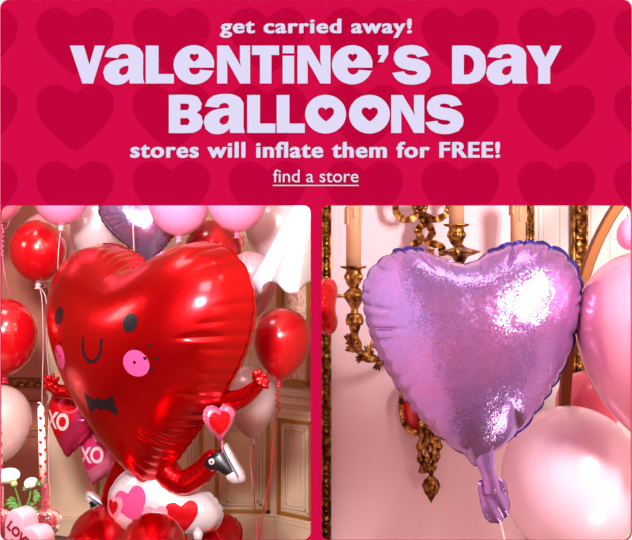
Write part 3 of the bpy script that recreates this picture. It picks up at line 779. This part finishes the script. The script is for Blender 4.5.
whe(188, 511, 31, 31, M['redprint'], .05); whe(139, 500, 34, 34, M['pinkprint'], .35); whe(163, 510, 24, 22, M['palepinkprint'], 0, .004); whe(163, 513, 12, 11, M['magprint'], 0, .006)
whe(119, 504, 20, 24, M['palepinkprint'], -.1, .004); whe(118, 504, 12, 15, M['redprint'], -.1, .006)
# --- red foil hearts lying at the bottom
foil_heart('foil_heart_balloon', 88, 569, 4.95, .66, .5, .22, M['foilred2'], 'red foil heart balloon lying at the bottom left behind the glass candle holder', yaw=14, pitch=-50, roll=-40, seed=31, puffs=34, wr=.05, scal=.02)
foil_heart('foil_heart_balloon', 156, 584, 4.35, .62, .52, .22, M['foilred2'], 'red foil heart balloon lying at the bottom in front of the white printed balloon', yaw=-6, pitch=-50, roll=42, seed=32, puffs=34, wr=.05, scal=.02)
foil_heart('foil_heart_balloon', 218, 560, 5.15, .46, .4, .16, M['foilred2'], 'red foil heart balloon at the bottom right of the white printed balloon', yaw=-20, pitch=-45, roll=44, seed=33, puffs=34, wr=.05, scal=.02)
tb = MB().tube([P(197,528,4.86), P(198,534,4.84), P(198,540,4.82)], [.012,.026,.018], 12).build('balloon_valve', M['foilwhite'], wr_)
tb.data.transform(wr_.matrix_world.inverted())

# --- lavender holographic heart (right)
lo = [(235,50),(205,46),(170,32),(125,17),(80,24),(38,50),(12,95),(12,150),(28,215),(52,272),(90,338),(135,400),(190,455),(238,490),(262,512),(285,505),(300,488),(330,464),(372,425),(422,358),(462,288),(490,210),(503,135),(499,80),(475,36),(430,9),(385,2),(335,8),(290,26),(262,44)]
Yh = 2.1; hc = (360+250/2.25, 240+210/2.25)
lo = [Vector((((360+x/2.25)-hc[0])*Yh/F, -((240+y/2.25)-hc[1])*Yh/F)) for x, y in lo]
lo = [Vector((v.x*1.01-.003, v.y*.985)) for v in lo]
lr = empty('foil_heart_balloon', label='large lavender holographic foil heart balloon in front of the gold sconce', cat='balloon', mtx=pose(P(hc[0],hc[1],Yh), 4, 0, 0))
inflate('balloon_skin', smooth_closed(lo, 8, 85), .105, M['holo'], lr, nth=640, nr=44, puffs=42, wr=.26, centre=(0,.02), seed=42, rim=.0055, rimmat=M['holoback'], reach=.23, power=.5, flatback=1.1, sharp=.6, scal=.018, rimf=lambda x, z: 1.0 if (x > .09 or z > .17) else .25)
li = lr.matrix_world.inverted()
nk = []
w = [P(480,436,2.09), P(485,460,2.085), P(490,480,2.085), P(491,490,2.09)]
mb = MB().tube(smooth_path(w, 6), [.034-.018*min(1,i/9)**.8+.004*max(0,(i-11)/7) for i in range(19)], 18); mb.v = [li @ Vector(v) for v in mb.v]
mb.build('neck', M['holo'], lr)
# crinkled tail tab
to = [(-14,-14),(-8,-17),(6,-17),(13,-13),(15,0),(16,12),(12,22),(4,27),(-5,26),(-11,18),(-13,4)]
tl = smooth_closed([(x*Yh/F*1.02, -y*Yh/F*1.0) for x, y in to], 6, 80)
tail = inflate('valve_tail', tl, .006, M['holo'], lr, nth=120, nr=12, puffs=14, wr=.4, centre=(0,0), seed=4, rim=.001)
tail.data.transform(li @ pose(P(493,496,2.09), 10, 0, -6))
for v in tail.data.vertices: v.co.y += .002*math.sin(v.co.x*210+v.co.z*130)
mb = MB().tube(smooth_path([P(499,518,2.09),P(502,530,2.09),P(505,545,2.09),P(506,580,2.1)], 6), .0022, 6); mb.v = [li @ Vector(v) for v in mb.v]
mb.build('ribbon', RW, lr)
# red foil heart edge at left, hanging beside the partition
foil_heart('foil_heart_balloon', 324.4, 307, 2.42, .13, .16, .03, M['foilred'], 'red foil heart balloon seen edge-on against the left frame in the right window', yaw=70, roll=90, seed=51, puffs=16, nth=160, nr=14, rim=.002, outline=heart_outline(.14, .12, .25))

# ================================================================== WHITE CLOTH
nx, nz = 90, 40; V = []; Fc = []
hem = [(251,283),(255,289),(260,294),(262,290),(264,285),(270,281),(277,283),(283,290),(290,294),(297,292),(304,284),(313,280)]
hemy = [4.72,4.78,4.84,4.85,4.70,4.62,4.72,4.80,4.72,4.62,4.70,4.82]
for i in range(nx):
    a = i/(nx-1); f = a*(len(hem)-1); k = min(int(f), len(hem)-2); t_ = f-k; t_ = t_*t_*(3-2*t_)*.5+t_*.5; t_ = t_ if t_ > 0 else 0.
    hx = hem[k][0]*(1-t_)+hem[k+1][0]*t_; hy = hem[k][1]*(1-t_)+hem[k+1][1]*t_; hd = hemy[k]*(1-t_)+hemy[k+1]*t_
    for j in range(nz):
        v = j/(nz-1)
        tx = 299+14*a; ty = 196
        px = tx+(hx-tx)*v; py = ty+(hy-ty)*v; Yd = 4.72+(hd-4.72)*v**1.1
        V.append(P(px, py, Yd))
for i in range(nx-1):
    for j in range(nz-1):
        b = i*nz+j; Fc.append((b, b+nz, b+nz+1, b+1))
cl = mesh_obj('hanging_cloth', V, Fc, M['cloth']); md = cl.modifiers.new('s', 'SOLIDIFY'); md.thickness = .004
tag(cl, 'white draped cloth with a wavy hem hanging in the upper right of the left window', 'cloth')
mb = MB(); mb.tube([P(297.5,190,4.8), P(299,206,4.78), P(301,214,4.76)], .012, 10); tag(mb.build('gold_rod', M['goldtrim']), 'short gold rod holding up the white hanging cloth', 'rod')

# ================================================================== CANDLES, VASE, FLOWERS
YT = 2.75
ztab = zpx(541, YT); ztop = zpx(562, YT)
def taper(px, pytop, pybot, Y, label, tiltx=0, mirror=1):
    root = empty('taper_candle', P(px, pybot, Y), label, 'candle', 'heart printed taper candles')
    h = (pybot-pytop)*Y/F; r0 = 4.2*Y/F; r1 = 3.1*Y/F
    root.rotation_euler = (0, tiltx, 0)
    MB().lathe([(r0,0),(r0+(r1-r0)*.5,h*.5),(r1,h*.97),(r1*.6,h),(.001,h*1.005)], seg=20).build('wax', M['wax'], root)
    MB().tube([(0,0,h*.99),(0,0,h+.006),(-.004,0,h+.010),(-.008,0,h+.009)], .0014, 6).build('wick', M['wax'], root)
    k = 0
    for row in range(6):
        for col in range(4):
            z = h*(.07+.155*row+(.05 if col % 2 else 0)); ang = math.radians(-115+75*col+row*6)
            rr = r0+(r1-r0)*z/h+.0003
            V = []; pts = flat_heart(0, 0, .0095, .0105, 3)
            V = [(math.cos(ang+p.x/rr)*(rr+.0006), math.sin(ang+p.x/rr)*(rr+.0006), z+p.y) for p in pts]
            cc = (math.cos(ang)*(rr+.0006), math.sin(ang)*(rr+.0006), z); n = len(V)
            o = mesh_obj('heart_print', V+[cc], [(i, (i+1) % n, n) for i in range(n)], M['redprint'], root, False)
    return root
taper(43.5, 406, 483, YT, 'pale pink taper candle with red hearts in the pink glass holder', math.radians(-2))
taper(-1, 415, 486, YT+.02, 'heart-dotted taper candle cut off by the left edge', math.radians(-1))
def holder(px, pytop, Y, label):
    root = empty('candle_holder', (P(px,0,Y).x, Y, ztab), label, 'candle holder', 'pink glass candle holders')
    def z(py): return zpx(py, Y)-ztab
    r = Y/F
    MB().lathe([(4.0*r,z(505)),(4.5*r,z(500)),(4.6*r,z(494)),(4.4*r,z(pytop+2)),(4.9*r,z(pytop)),(4.3*r,z(pytop-.5)),(4.2*r,z(pytop+3))][::1], seg=24).build('cup', M['pinkglass'], root)
    MB().lathe([(2*r,z(512)),(4*r,z(509)),(5*r,z(505)),(4*r,z(501)),(2*r,z(499))], seg=24).build('stem', M['pinkglass'], root)
    MB().lathe([(9*r,z(541)+.0005),(9*r,z(539)),(7*r,z(536)),(12*r,z(530)),(15*r,z(521)),(13*r,z(514)),(7*r,z(510)),(3*r,z(509))], seg=48, lobes=12, la=.05).build('bowl', M['pinkglass'], root)
holder(46, 484, YT, 'pink glass candle holder with a ribbed bowl beside the heart vase')
holder(-1, 487, YT+.02, 'pink glass candle holder cut off by the left edge')
# console and tray
cx_ = P(22,0,2.65).x
con = empty('console_table', (cx_, 2.68, 0), 'low console table below the bottom edge carrying vase and candles', 'table')
MB().box(-.26,.26,-.2,.2,ztop-.035,ztop).build('table_top', M['linen'], con, False)
for sx in (-.23,.23):
    for sy in (-.17,.17): MB().box(sx-.02,sx+.02,sy-.02,sy+.02,0,ztop-.035).build('leg', M['linen'], con, False)
tr_ = MB().lathe([(.07,ztop-ztab+.0115),(.05,ztop-ztab+.02),(.04,-.012),(.13,-.006),(.150,.004),(.148,.009),(.14,.004),(.001,.003)], seg=48).build('tray', M['tray']); tr_.location = (cx_-.0, 2.68, ztab-.0115)
tag(tr_, 'round black tray under the heart vase and candle holders', 'tray')
# heart vase
Yv = 2.56; vr = empty('heart_vase', label='pink heart shaped vase with raised dark red LOVE lettering', cat='vase', mtx=pose(P(25, 536, Yv), -22, 0, 38))
vh = [p*1.0 for p in heart_outline(.128, .118, .60)]
def extr(outline, d0, d1, bev, name, m, parent):
    n = len(outline); V = []; Fc = []; ring = []
    c = sum(outline, Vector((0,0)))/n
    for (off, y) in ((bev*1.6, d0), (bev*.5, d0+bev*.4), (0, d0+bev*1.4), (0, d1-bev*1.4), (bev*.5, d1-bev*.4), (bev*1.6, d1)):
        L = c; row = []
        for p in outline:
            q = p-(p-c).normalized()*off; V.append((q.x, y, q.y)); row.append(len(V)-1)
        ring.append(row)
    for a, b in zip(ring[:-1], ring[1:]):
        for i in range(n): j = (i+1) % n; Fc.append((a[i], a[j], b[j], b[i]))
    V.append((c.x, d0, c.y)); k0 = len(V)-1; V.append((c.x, d1, c.y)); k1 = len(V)-1
    for i in range(n):
        j = (i+1) % n; Fc.append((ring[0][j], ring[0][i], k0)); Fc.append((ring[-1][i], ring[-1][j], k1))
    return mesh_obj(name, V, Fc, m, parent)
extr(vh, -.03, .03, .006, 'body', M['ceramic'], vr)
for body_, zz, wd, xx in (('LOVE', .012, .078, -.004), ('U', -.022, .018, -.004)):
    me = text_mesh(body_, .04, .0, 1.05); co = np.array([v.co for v in me.vertices]); mn = co.min(0); mxx = co.max(0); bpy.data.meshes.remove(me)
    me = text_mesh(body_, .04, .05, 1.05)
    sc_ = wd/(mxx[0]-mn[0])
    me.transform(Matrix.Translation((xx, -.0305, zz)) @ RX90 @ Matrix.Diagonal((sc_, sc_*1.05, .02, 1)) @ Matrix.Translation((-(mn[0]+mxx[0])/2, -(mn[1]+mxx[1])/2, 0)))
    finish(me, 'lettering', M['lettering'], vr)['label'] = 'dark red raised word '+body_
# flowers
def ranunculus(px, py, Y, r, stem_to, label, bud=False):
    c = P(px, py, Y); root = empty('ranunculus_flower', c, label, 'flower')
    if bud:
        MB().ball((0,0,0), r, 14, 1, 1, .95).build('bud', M['bud'], root)
    else:
        V = MB()
        for layer in range(6):
            n = 6+layer; rr = r*(.25+.15*layer)
            for k in range(n):
                a = 2*math.pi*k/n+layer*.7; tilt = math.radians(82-layer*13)
                rows = []
                for i in range(6):
                    for j in range(5):
                        u_ = i/5; v_ = (j/4-.5)*1.5
                        ww = rr*.62*math.sin(math.pi*(.15+.8*u_))
                        rad = rr*(.25+.75*math.sin(u_*math.pi/2*(1 if layer < 5 else 1.1)))*math.cos(tilt*(u_**1.5)*.7)
                        x = math.cos(a+v_*.62)*rad; y = math.sin(a+v_*.62)*rad; z = -r*.55+rr*1.25*u_*math.sin(tilt+.25)*(1-.12*abs(v_))+layer*-.01*r
                        rows.append((x, y, z+r*.1))
                V.add(rows, [(i*5+j, i*5+j+1, (i+1)*5+j+1, (i+1)*5+j) for i in range(5) for j in range(4)])
        V.ball((0,0,-r*.05), r*.45, 12)
        o = V.build('petals', M['petal'], root); o.rotation_euler = (math.radians(38), 0, 0)
    e = P(*stem_to)-c
    MB().tube(smooth_path([(0,0,-r*.5), (e*.5)+Vector((.004,0,0)), e], 6), .0022, 8).build('stem', M['leaf'], root)
    return root
def leaves(root, pts):
    for (px, py, Y, L, ang, n) in pts:
        b = P(px, py, Y)-root.location; mb = MB()
        for k in range(n):
            a = math.radians(ang+(k-(n-1)/2)*38); d = Vector((math.cos(a), -.25, math.sin(a))).normalized(); sd = Vector((-math.sin(a), 0, math.cos(a)))
            V = []; m_n = 7
            for i in range(m_n):
                t_ = i/(m_n-1); wd = L*.24*math.sin(math.pi*min(1, t_*1.02+.06))**.8*(1+.25*math.cos(t_*18))
                mid = b+d*L*t_+Vector((0, 0, -L*.12*t_*t_))
                V += [mid-sd*wd+Vector((0,.002,0)), mid+Vector((0,-.001,0)), mid+sd*wd+Vector((0,.002,0))]
            mb.add(V, [(i*3+j, i*3+j+1, (i+1)*3+j+1, (i+1)*3+j) for i in range(m_n-1) for j in (0,1)])
        mb.build('leaf', M['leaf'], root, True)
Yf = 2.60
f1 = ranunculus(8, 476, Yf, .028, (20,515,Yf-.01), 'larger white ranunculus bloom at the left over the heart vase'); f1.scale = (1.15,1,.9)
f2 = ranunculus(31, 483, Yf, .018, (25,512,Yf-.01), 'smaller white ranunculus bloom over the middle of the heart vase')
f3 = ranunculus(14, 484, Yf-.02, .009, (19,512,Yf-.01), 'closed green ranunculus bud under the larger white bloom', bud=True)
leaves(f2, [(33,494,Yf-.01,.020,10,3),(34,496,Yf-.01,.020,-35,3),(27,489,Yf-.01,.014,170,2),(36,484,Yf,.014,30,3),(28,508,Yf,.026,60,2),(31,511,Yf,.022,20,2)])
leaves(f1, [(14,505,Yf,.024,175,4),(16,508,Yf,.02,200,3)])

# ================================================================== SCONCE
ws = 2.62
sc_root = empty('wall_sconce', (P(428,0,YWR).x, YWR, zpx(340,YWR)), 'ornate antique gold wall sconce with ribbon bow and candle sleeves on pink wall', 'wall sconce')
sinv = Matrix.Translation(-Vector(sc_root.location))
def sc_build(mb, name, m, label=None, smooth=True):
    mb.v = [sinv @ Vector(v) for v in mb.v]; o = mb.build(name, m, sc_root, smooth)
    if label: tag(o, label)
    return o
def ribbon(mb, pts, w, wob=.004, th_=.006):
    path = smooth_path([P(*p) for p in pts], 8); n = len(path)
    for i in range(n): path[i] = path[i]+Vector((0, wob*math.sin(i*.9), 0))
    V = []; Fc = []; sg = 10
    for i, p in enumerate(path):
        t_ = (path[min(i+1,n-1)]-path[max(i-1,0)]).normalized(); side = t_.cross(Vector((0,1,0)))
        side = side.normalized() if side.length > .05 else Vector((1,0,0))
        wd = w*(1-.25*abs(math.sin(i*.55)))
        fw_ = Vector((0,-1,0))
        for k in range(sg):
            a = 2*math.pi*k/sg; V.append(p+side*math.cos(a)*wd+fw_*(math.sin(a)*th_+abs(math.cos(a))**2*th_*1.4))
    for i in range(n-1):
        for k in range(sg): Fc.append((i*sg+k, i*sg+(k+1)%sg, (i+1)*sg+(k+1)%sg, (i+1)*sg+k))
    Fc += [tuple(range(sg))[::-1], tuple((n-1)*sg+k for k in range(sg))]
    mb.add(V, Fc)
YS = 2.76
mb = MB()
ribbon(mb, [(420,210,YS-.02),(408,200,YS-.02),(396,200,YS-.02),(397,214,YS-.02),(408,220,YS-.02),(420,212,YS-.03)], .011)
ribbon(mb, [(420,210,YS-.02),(432,198,YS-.02),(446,198,YS-.02),(447,212,YS-.02),(434,220,YS-.02),(421,212,YS-.03)], .011)
ribbon(mb, [(419,214,YS-.02),(424,222,YS-.02),(418,230,YS-.01),(420,240,YS-.02),(413,246,YS-.01),(416,256,YS-.01)], .012)
ribbon(mb, [(421,214,YS-.02),(427,224,YS-.02),(432,232,YS-.01),(428,242,YS-.02),(440,246,YS-.01),(442,256,YS-.01)], .012)
ribbon(mb, [(396,204,YS),(388,196,YS),(400,190,YS)], .009); ribbon(mb, [(446,204,YS),(456,196,YS),(444,190,YS)], .009)
for k in range(8):
    a = k*math.pi/4; q = P(420, 207.5, YS-.04)+Vector((math.cos(a)*.014, 0, math.sin(a)*.014)); mb.ball(q, .008, 8)
mb.ball(P(420,207.5,YS-.045), .010, 10)
sc_build(mb, 'ribbon_bow', M['gold'])
mb = MB()
ribbon(mb, [(424,250,YS-.01),(428,290,YS-.01),(430,340,YS-.01),(428,380,YS-.01),(428,420,YS-.01)], .028, th_=.016)
sc_build(mb, 'back_plate', M['gold'])
def cup_and_candle(px, pan_y, label, drip=True, ht=62, Y=2.62, wick_dark=True):
    r = Y/F; c = P(px, pan_y, Y)
    def L(prof, lob=0, la=0, seg=24):
        return MB().lathe([(a*r, -b*r) for a, b in prof], c, seg, None, lob, la)
    mb = L([(2.5,31),(3.4,29),(4,27),(2.6,25),(2.3,23),(3.0,21.5),(5.5,19),(7.4,15),(8,10),(7.6,5),(7.2,3),(8.6,2),(12,1),(13,0),(12.6,-1),(9,-.6),(7.5,0),(7.4,2)], 6, .03)
    for k in range(10):
        a = k*math.pi/5; mb.ball(c+Vector((math.cos(a)*7.6*r, math.sin(a)*7.6*r, -10*r)), 2.0*r, 8, 1, 1, 1.8)
    sc_build(mb, 'candle_cup', M['gold'])
    cw_ = 7.6
    mb = MB().lathe([(cw_*r, 0.5*r),(cw_*r, (ht-4)*r),(cw_*1.02*r, (ht-2)*r),(cw_*.8*r, ht*r),(cw_*.4*r, (ht+.5)*r)], c, 28)
    rr_ = random.Random(px)
    if drip:
        for k in range(7):
            a = 2*math.pi*k/7+.3; ln = rr_.uniform(8, 19)
            q = [c+Vector((math.cos(a)*(cw_+.2)*r, math.sin(a)*(cw_+.2)*r, (ht-1-t_*ln)*r)) for t_ in (0,.3,.6,.85,1)]
            mb.tube(q, [1.4*r,1.5*r,1.3*r,1.6*r,1.2*r], 8); mb.ball(q[-1], 1.7*r, 8)
    mb.lathe([(cw_*1.12*r,(ht-3)*r),(cw_*1.18*r,(ht-1)*r),(cw_*.9*r,(ht+.8)*r),(cw_*.5*r,(ht+1)*r)], c, 24, None, 5, .05)
    sc_build(mb, 'candle_sleeve', M['sleeve'])
    mb = MB().lathe([(2.4*r,(ht)*r),(2.6*r,(ht+3)*r),(1.6*r,(ht+5)*r)], c, 12); sc_build(mb, 'socket', M['wick'])
cup_and_candle(353.5, 267, 'left', ht=61)
cup_and_candle(456.5, 225, 'centre', ht=64)
cup_and_candle(518, 262, 'right', ht=60, Y=2.66)
# left arm
r = 2.62/F; c = P(354.5, 298, 2.62)
mb = MB().lathe([(3*r,12*r),(5*r,10*r),(9*r,6*r),(11*r,3*r),(10*r,0),(8*r,-3*r),(5*r,-8*r),(3*r,-12*r),(4*r,-13*r),(3*r,-14.5*r),(7*r,-16*r),(8*r,-19*r),(7.4*r,-23*r),(5*r,-26*r),(4*r,-27*r)][::-1], c, 24, None, 8, .04)
for k in range(8):
    a = k*math.pi/4; mb.ball(c+Vector((math.cos(a)*7*r, math.sin(a)*7*r, -23*r)), 2*r, 8, 1, 1, 2.2)
sc_build(mb, 'arm_socket', M['gold'])
mb = MB(); pa = smooth_path([P(*q) for q in ((355,322,2.62),(355,338,2.62),(360,352,2.63),(376,359,2.65),(398,356,2.68),(415,345,2.72),(426,335,2.75))], 8)
mb.tube(pa, [.0125+.003*math.sin(i*.7) for i in range(len(pa))], 12)
for i in range(0, len(pa), 2): mb.ball(pa[i]+Vector((0,-.008,0)), .009, 8)
for (x, y, a) in ((349,340,110),(352,350,150),(362,358,200),(372,346,60),(378,364,250),(386,350,70),(368,352,90),(352,345,130)):
    for k in range(3):
        d = math.radians(a+(k-1)*30); p = P(x, y, 2.63); mb.tube([P(x+4,y,2.64), p, p+Vector((math.cos(d)*.018, -.004, math.sin(d)*.018))], [.007,.007,.002], 8)
sc_build(mb, 'arm', M['gold'], 'left curved arm with acanthus leaves')
mb = MB()
for i in range(26): mb.ball(P(331+i*.98, 294.5+1.6*math.sin(i/25*math.pi), 2.61), .0048 if i % 2 else .0032, 8)
sc_build(mb, 'bead_chain', M['gold'])
mb = MB().lathe([(3*r,8*r),(6*r,5*r),(14*r,2.5*r),(20*r,1*r),(21*r,0),(16*r,-2*r),(8*r,-5*r),(4*r,-12*r)][::-1], P(460,252,2.68), 32, None, 10, .03)
sc_build(mb, 'centre_dish', M['gold'])
mb = MB(); pa = smooth_path([P(*q) for q in ((460,258,2.68),(458,285,2.68),(445,300,2.72),(430,305,2.75))], 8); mb.tube(pa, .012, 10); sc_build(mb, 'arm', M['gold'], 'centre arm')
mb = MB(); pa = smooth_path([P(*q) for q in ((518,292,2.66),(516,325,2.66),(500,350,2.67),(470,352,2.7),(440,340,2.75))], 8); mb.tube(pa, .012, 10); sc_build(mb, 'arm', M['gold'], 'right arm')
# beaded oval with red enamel
mb = MB(); 
for k in range(44):
    a = 2*math.pi*k/44; mb.ball(P(415+15*math.cos(a), 406+28*math.sin(a), 2.745), .0058, 8)
pts = [P(415+13.2*math.cos(2*math.pi*k/40), 406+25.5*math.sin(2*math.pi*k/40), 2.75) for k in range(41)]; mb.tube(pts, .006, 8)
sc_build(mb, 'beaded_oval', M['gold'])
V = [P(415,406,2.742)]+[P(415+12.5*math.cos(2*math.pi*k/40), 406+24.5*math.sin(2*math.pi*k/40), 2.765) for k in range(40)]
mb = MB(); mb.add(V, [(0,1+k,1+(k+1)%40) for k in range(40)]); sc_build(mb, 'enamel_medallion', M['redglass'])
mb = MB()
for (x, ph) in ((421,0),(427,1.3),(433,2.2),(437.5,3.3)):
    pts = [P(x+1.3*math.sin(i*.8+ph), 418+i*(5.4 if x < 436 else 4.4), 2.745-.01*math.sin(i/9*math.pi)) for i in range(11)]
    mb.tube(smooth_path(pts, 3), [.0085+.003*math.sin(i*.9+ph) for i in range(31)], 10)
for k in range(14):
    mb.ball(P(421+(k*7.3) % 15, 424+k*3.4, 2.728), .0075, 8, 1, .8, 1.4)
sc_build(mb, 'tassel_drop', M['gold'])
c = P(431, 486, 2.745); r = 2.75/F
mb = MB().lathe([(.4*r,-17*r),(1.6*r,-14*r),(4*r,-10*r),(7*r,-4*r),(8*r,1*r),(7*r,5*r),(4.5*r,8*r),(2.4*r,10*r),(2*r,13*r)], c, 24, Matrix.Diagonal((1,.7,1)), 7, .1)
for k in range(7):
    a = 2*math.pi*k/7; mb.tube([c+Vector((math.cos(a)*6*r, math.sin(a)*4.5*r, 6*r)), c+Vector((math.cos(a)*8.2*r, math.sin(a)*6*r, 0)), c+Vector((math.cos(a)*5.5*r, math.sin(a)*4*r, -8*r))], [1.2*r,1.6*r,.8*r], 8)
sc_build(mb, 'finial', M['gold'])
# ================================================================== GOLD ARCH
pa = smooth_path([P(*q) for q in ((690,140,2.45),(650,172,2.45),(620,203,2.45),(603,230,2.45),(589,262,2.45),(579,300,2.45),(571,340,2.45),(566,380,2.45),(564,420,2.45),(563,480,2.45),(563,560,2.45))], 8)
pa.append(Vector((pa[-1].x, 2.45, 0)))
V = []; Fc = []
for i, p in enumerate(pa):
    t_ = (pa[min(i+1,len(pa)-1)]-pa[max(i-1,0)]).normalized(); sd = t_.cross(Vector((0,1,0))).normalized()
    for a, b in ((-1,-1),(1,-1),(1,1),(-1,1)): V.append(p+sd*a*.0125+Vector((0,b*.014,0)))
for i in range(len(pa)-1):
    for k in range(4): Fc.append((i*4+k, i*4+(k+1)%4, (i+1)*4+(k+1)%4, (i+1)*4+k))
Fc += [(3,2,1,0), tuple(len(V)-4+k for k in range(4))]
ar = mesh_obj('gold_arch', V, Fc, M['goldrod'], None, False); md = ar.modifiers.new('b','BEVEL'); md.width = .003; md.segments = 2
tag(ar, 'curved gold metal arch behind the lavender heart and pink balloon', 'arch')

# ================================================================== LIGHT
WTOP = 1.32
def area(name, loc, target, size, power, color=(1,1,1), sy=None):
    l = bpy.data.lights.new(name, 'AREA'); l.energy = power; l.size = size; l.color = color
    if sy: l.shape = 'RECTANGLE'; l.size_y = sy
    o = bpy.data.objects.new(name, l); COL.objects.link(o); o.location = loc
    o.rotation_euler = (Vector(target)-Vector(loc)).to_track_quat('-Z', 'Y').to_euler(); return o
area('softbox_left_room', (-.5, 2.6, 3.2), (-.8, 5.4, 1.2), .6, 30, (1,.98,.97))
area('front_lamp_left_room', (-.7, 1.25, 2.6), (-.8, 6.0, 1.5), .42, 62, (1,.97,.95)).data.spread = math.radians(85)
area('side_highlight_left_room', (-2.55, 4.3, 2.35), (-1.0, 4.9, 1.6), .35, 6, (1,.97,.94))  # added unseen light for a highlight on the heart's left lobe
area('partition_highlight_left_room', (-.07, 4.15, 2.45), (-.6, 4.7, 1.6), .22, 1.5, (1,.97,.94))  # added unseen light for the right lobe highlight, no fixture there
area('overhead_fill_left_room', (-1.4, 4.6, 3.45), (-1.4, 4.6, 0), .5, 9, (1,.95,.92))  # added overhead fill, not a fixture of the room
area('softbox_right_room', (1.02, 1.3, 2.2), (.35, 2.5, 1.75), .2, 30, (1,.98,.98), .42)
area('low_fill_right_room', (1.1, 1.5, .6), (.6, 2.7, 1.4), .25, 4.5, (1,.86,.74))  # added unseen warm fill for the lower wall and pearl balloon
area('overhead_fill_right_room', (.7, 1.6, 3.4), (.6, 2.0, 0), .4, 4, (1,.92,.88))  # added soft fill from above, no fixture modelled
w = bpy.data.worlds.new('daylight'); S.world = w; w.use_nodes = True
nt = w.node_tree; bg = nt.nodes['Background']
tc = nt.nodes.new('ShaderNodeTexCoord'); sp = nt.nodes.new('ShaderNodeSeparateXYZ'); ab = nt.nodes.new('ShaderNodeMath'); ab.operation = 'ABSOLUTE'
mr = nt.nodes.new('ShaderNodeMapRange'); mr.interpolation_type = 'SMOOTHSTEP'
mr.inputs['From Min'].default_value = .12; mr.inputs['From Max'].default_value = .4; mr.inputs['To Min'].default_value = .35; mr.inputs['To Max'].default_value = WTOP
nt.links.new(tc.outputs['Generated'], sp.inputs[0]); nt.links.new(sp.outputs['Z'], ab.inputs[0]); nt.links.new(ab.outputs[0], mr.inputs['Value']); nt.links.new(mr.outputs[0], bg.inputs[1])
bg.inputs[0].default_value = (1,1,1,1)
cam = bpy.data.cameras.new('camera'); co = bpy.data.objects.new('camera', cam); COL.objects.link(co)
cam.sensor_fit = 'HORIZONTAL'; cam.sensor_width = 36; cam.lens = 36*F/632; cam.clip_start = .02
co.location = (0, 0, CAMZ); co.rotation_euler = (math.pi/2, 0, 0); S.camera = co
S.view_settings.view_transform = 'Standard'; S.view_settings.look = 'None'; S.view_settings.exposure = 0; S.view_settings.gamma = 1
S.view_settings.use_curve_mapping = False
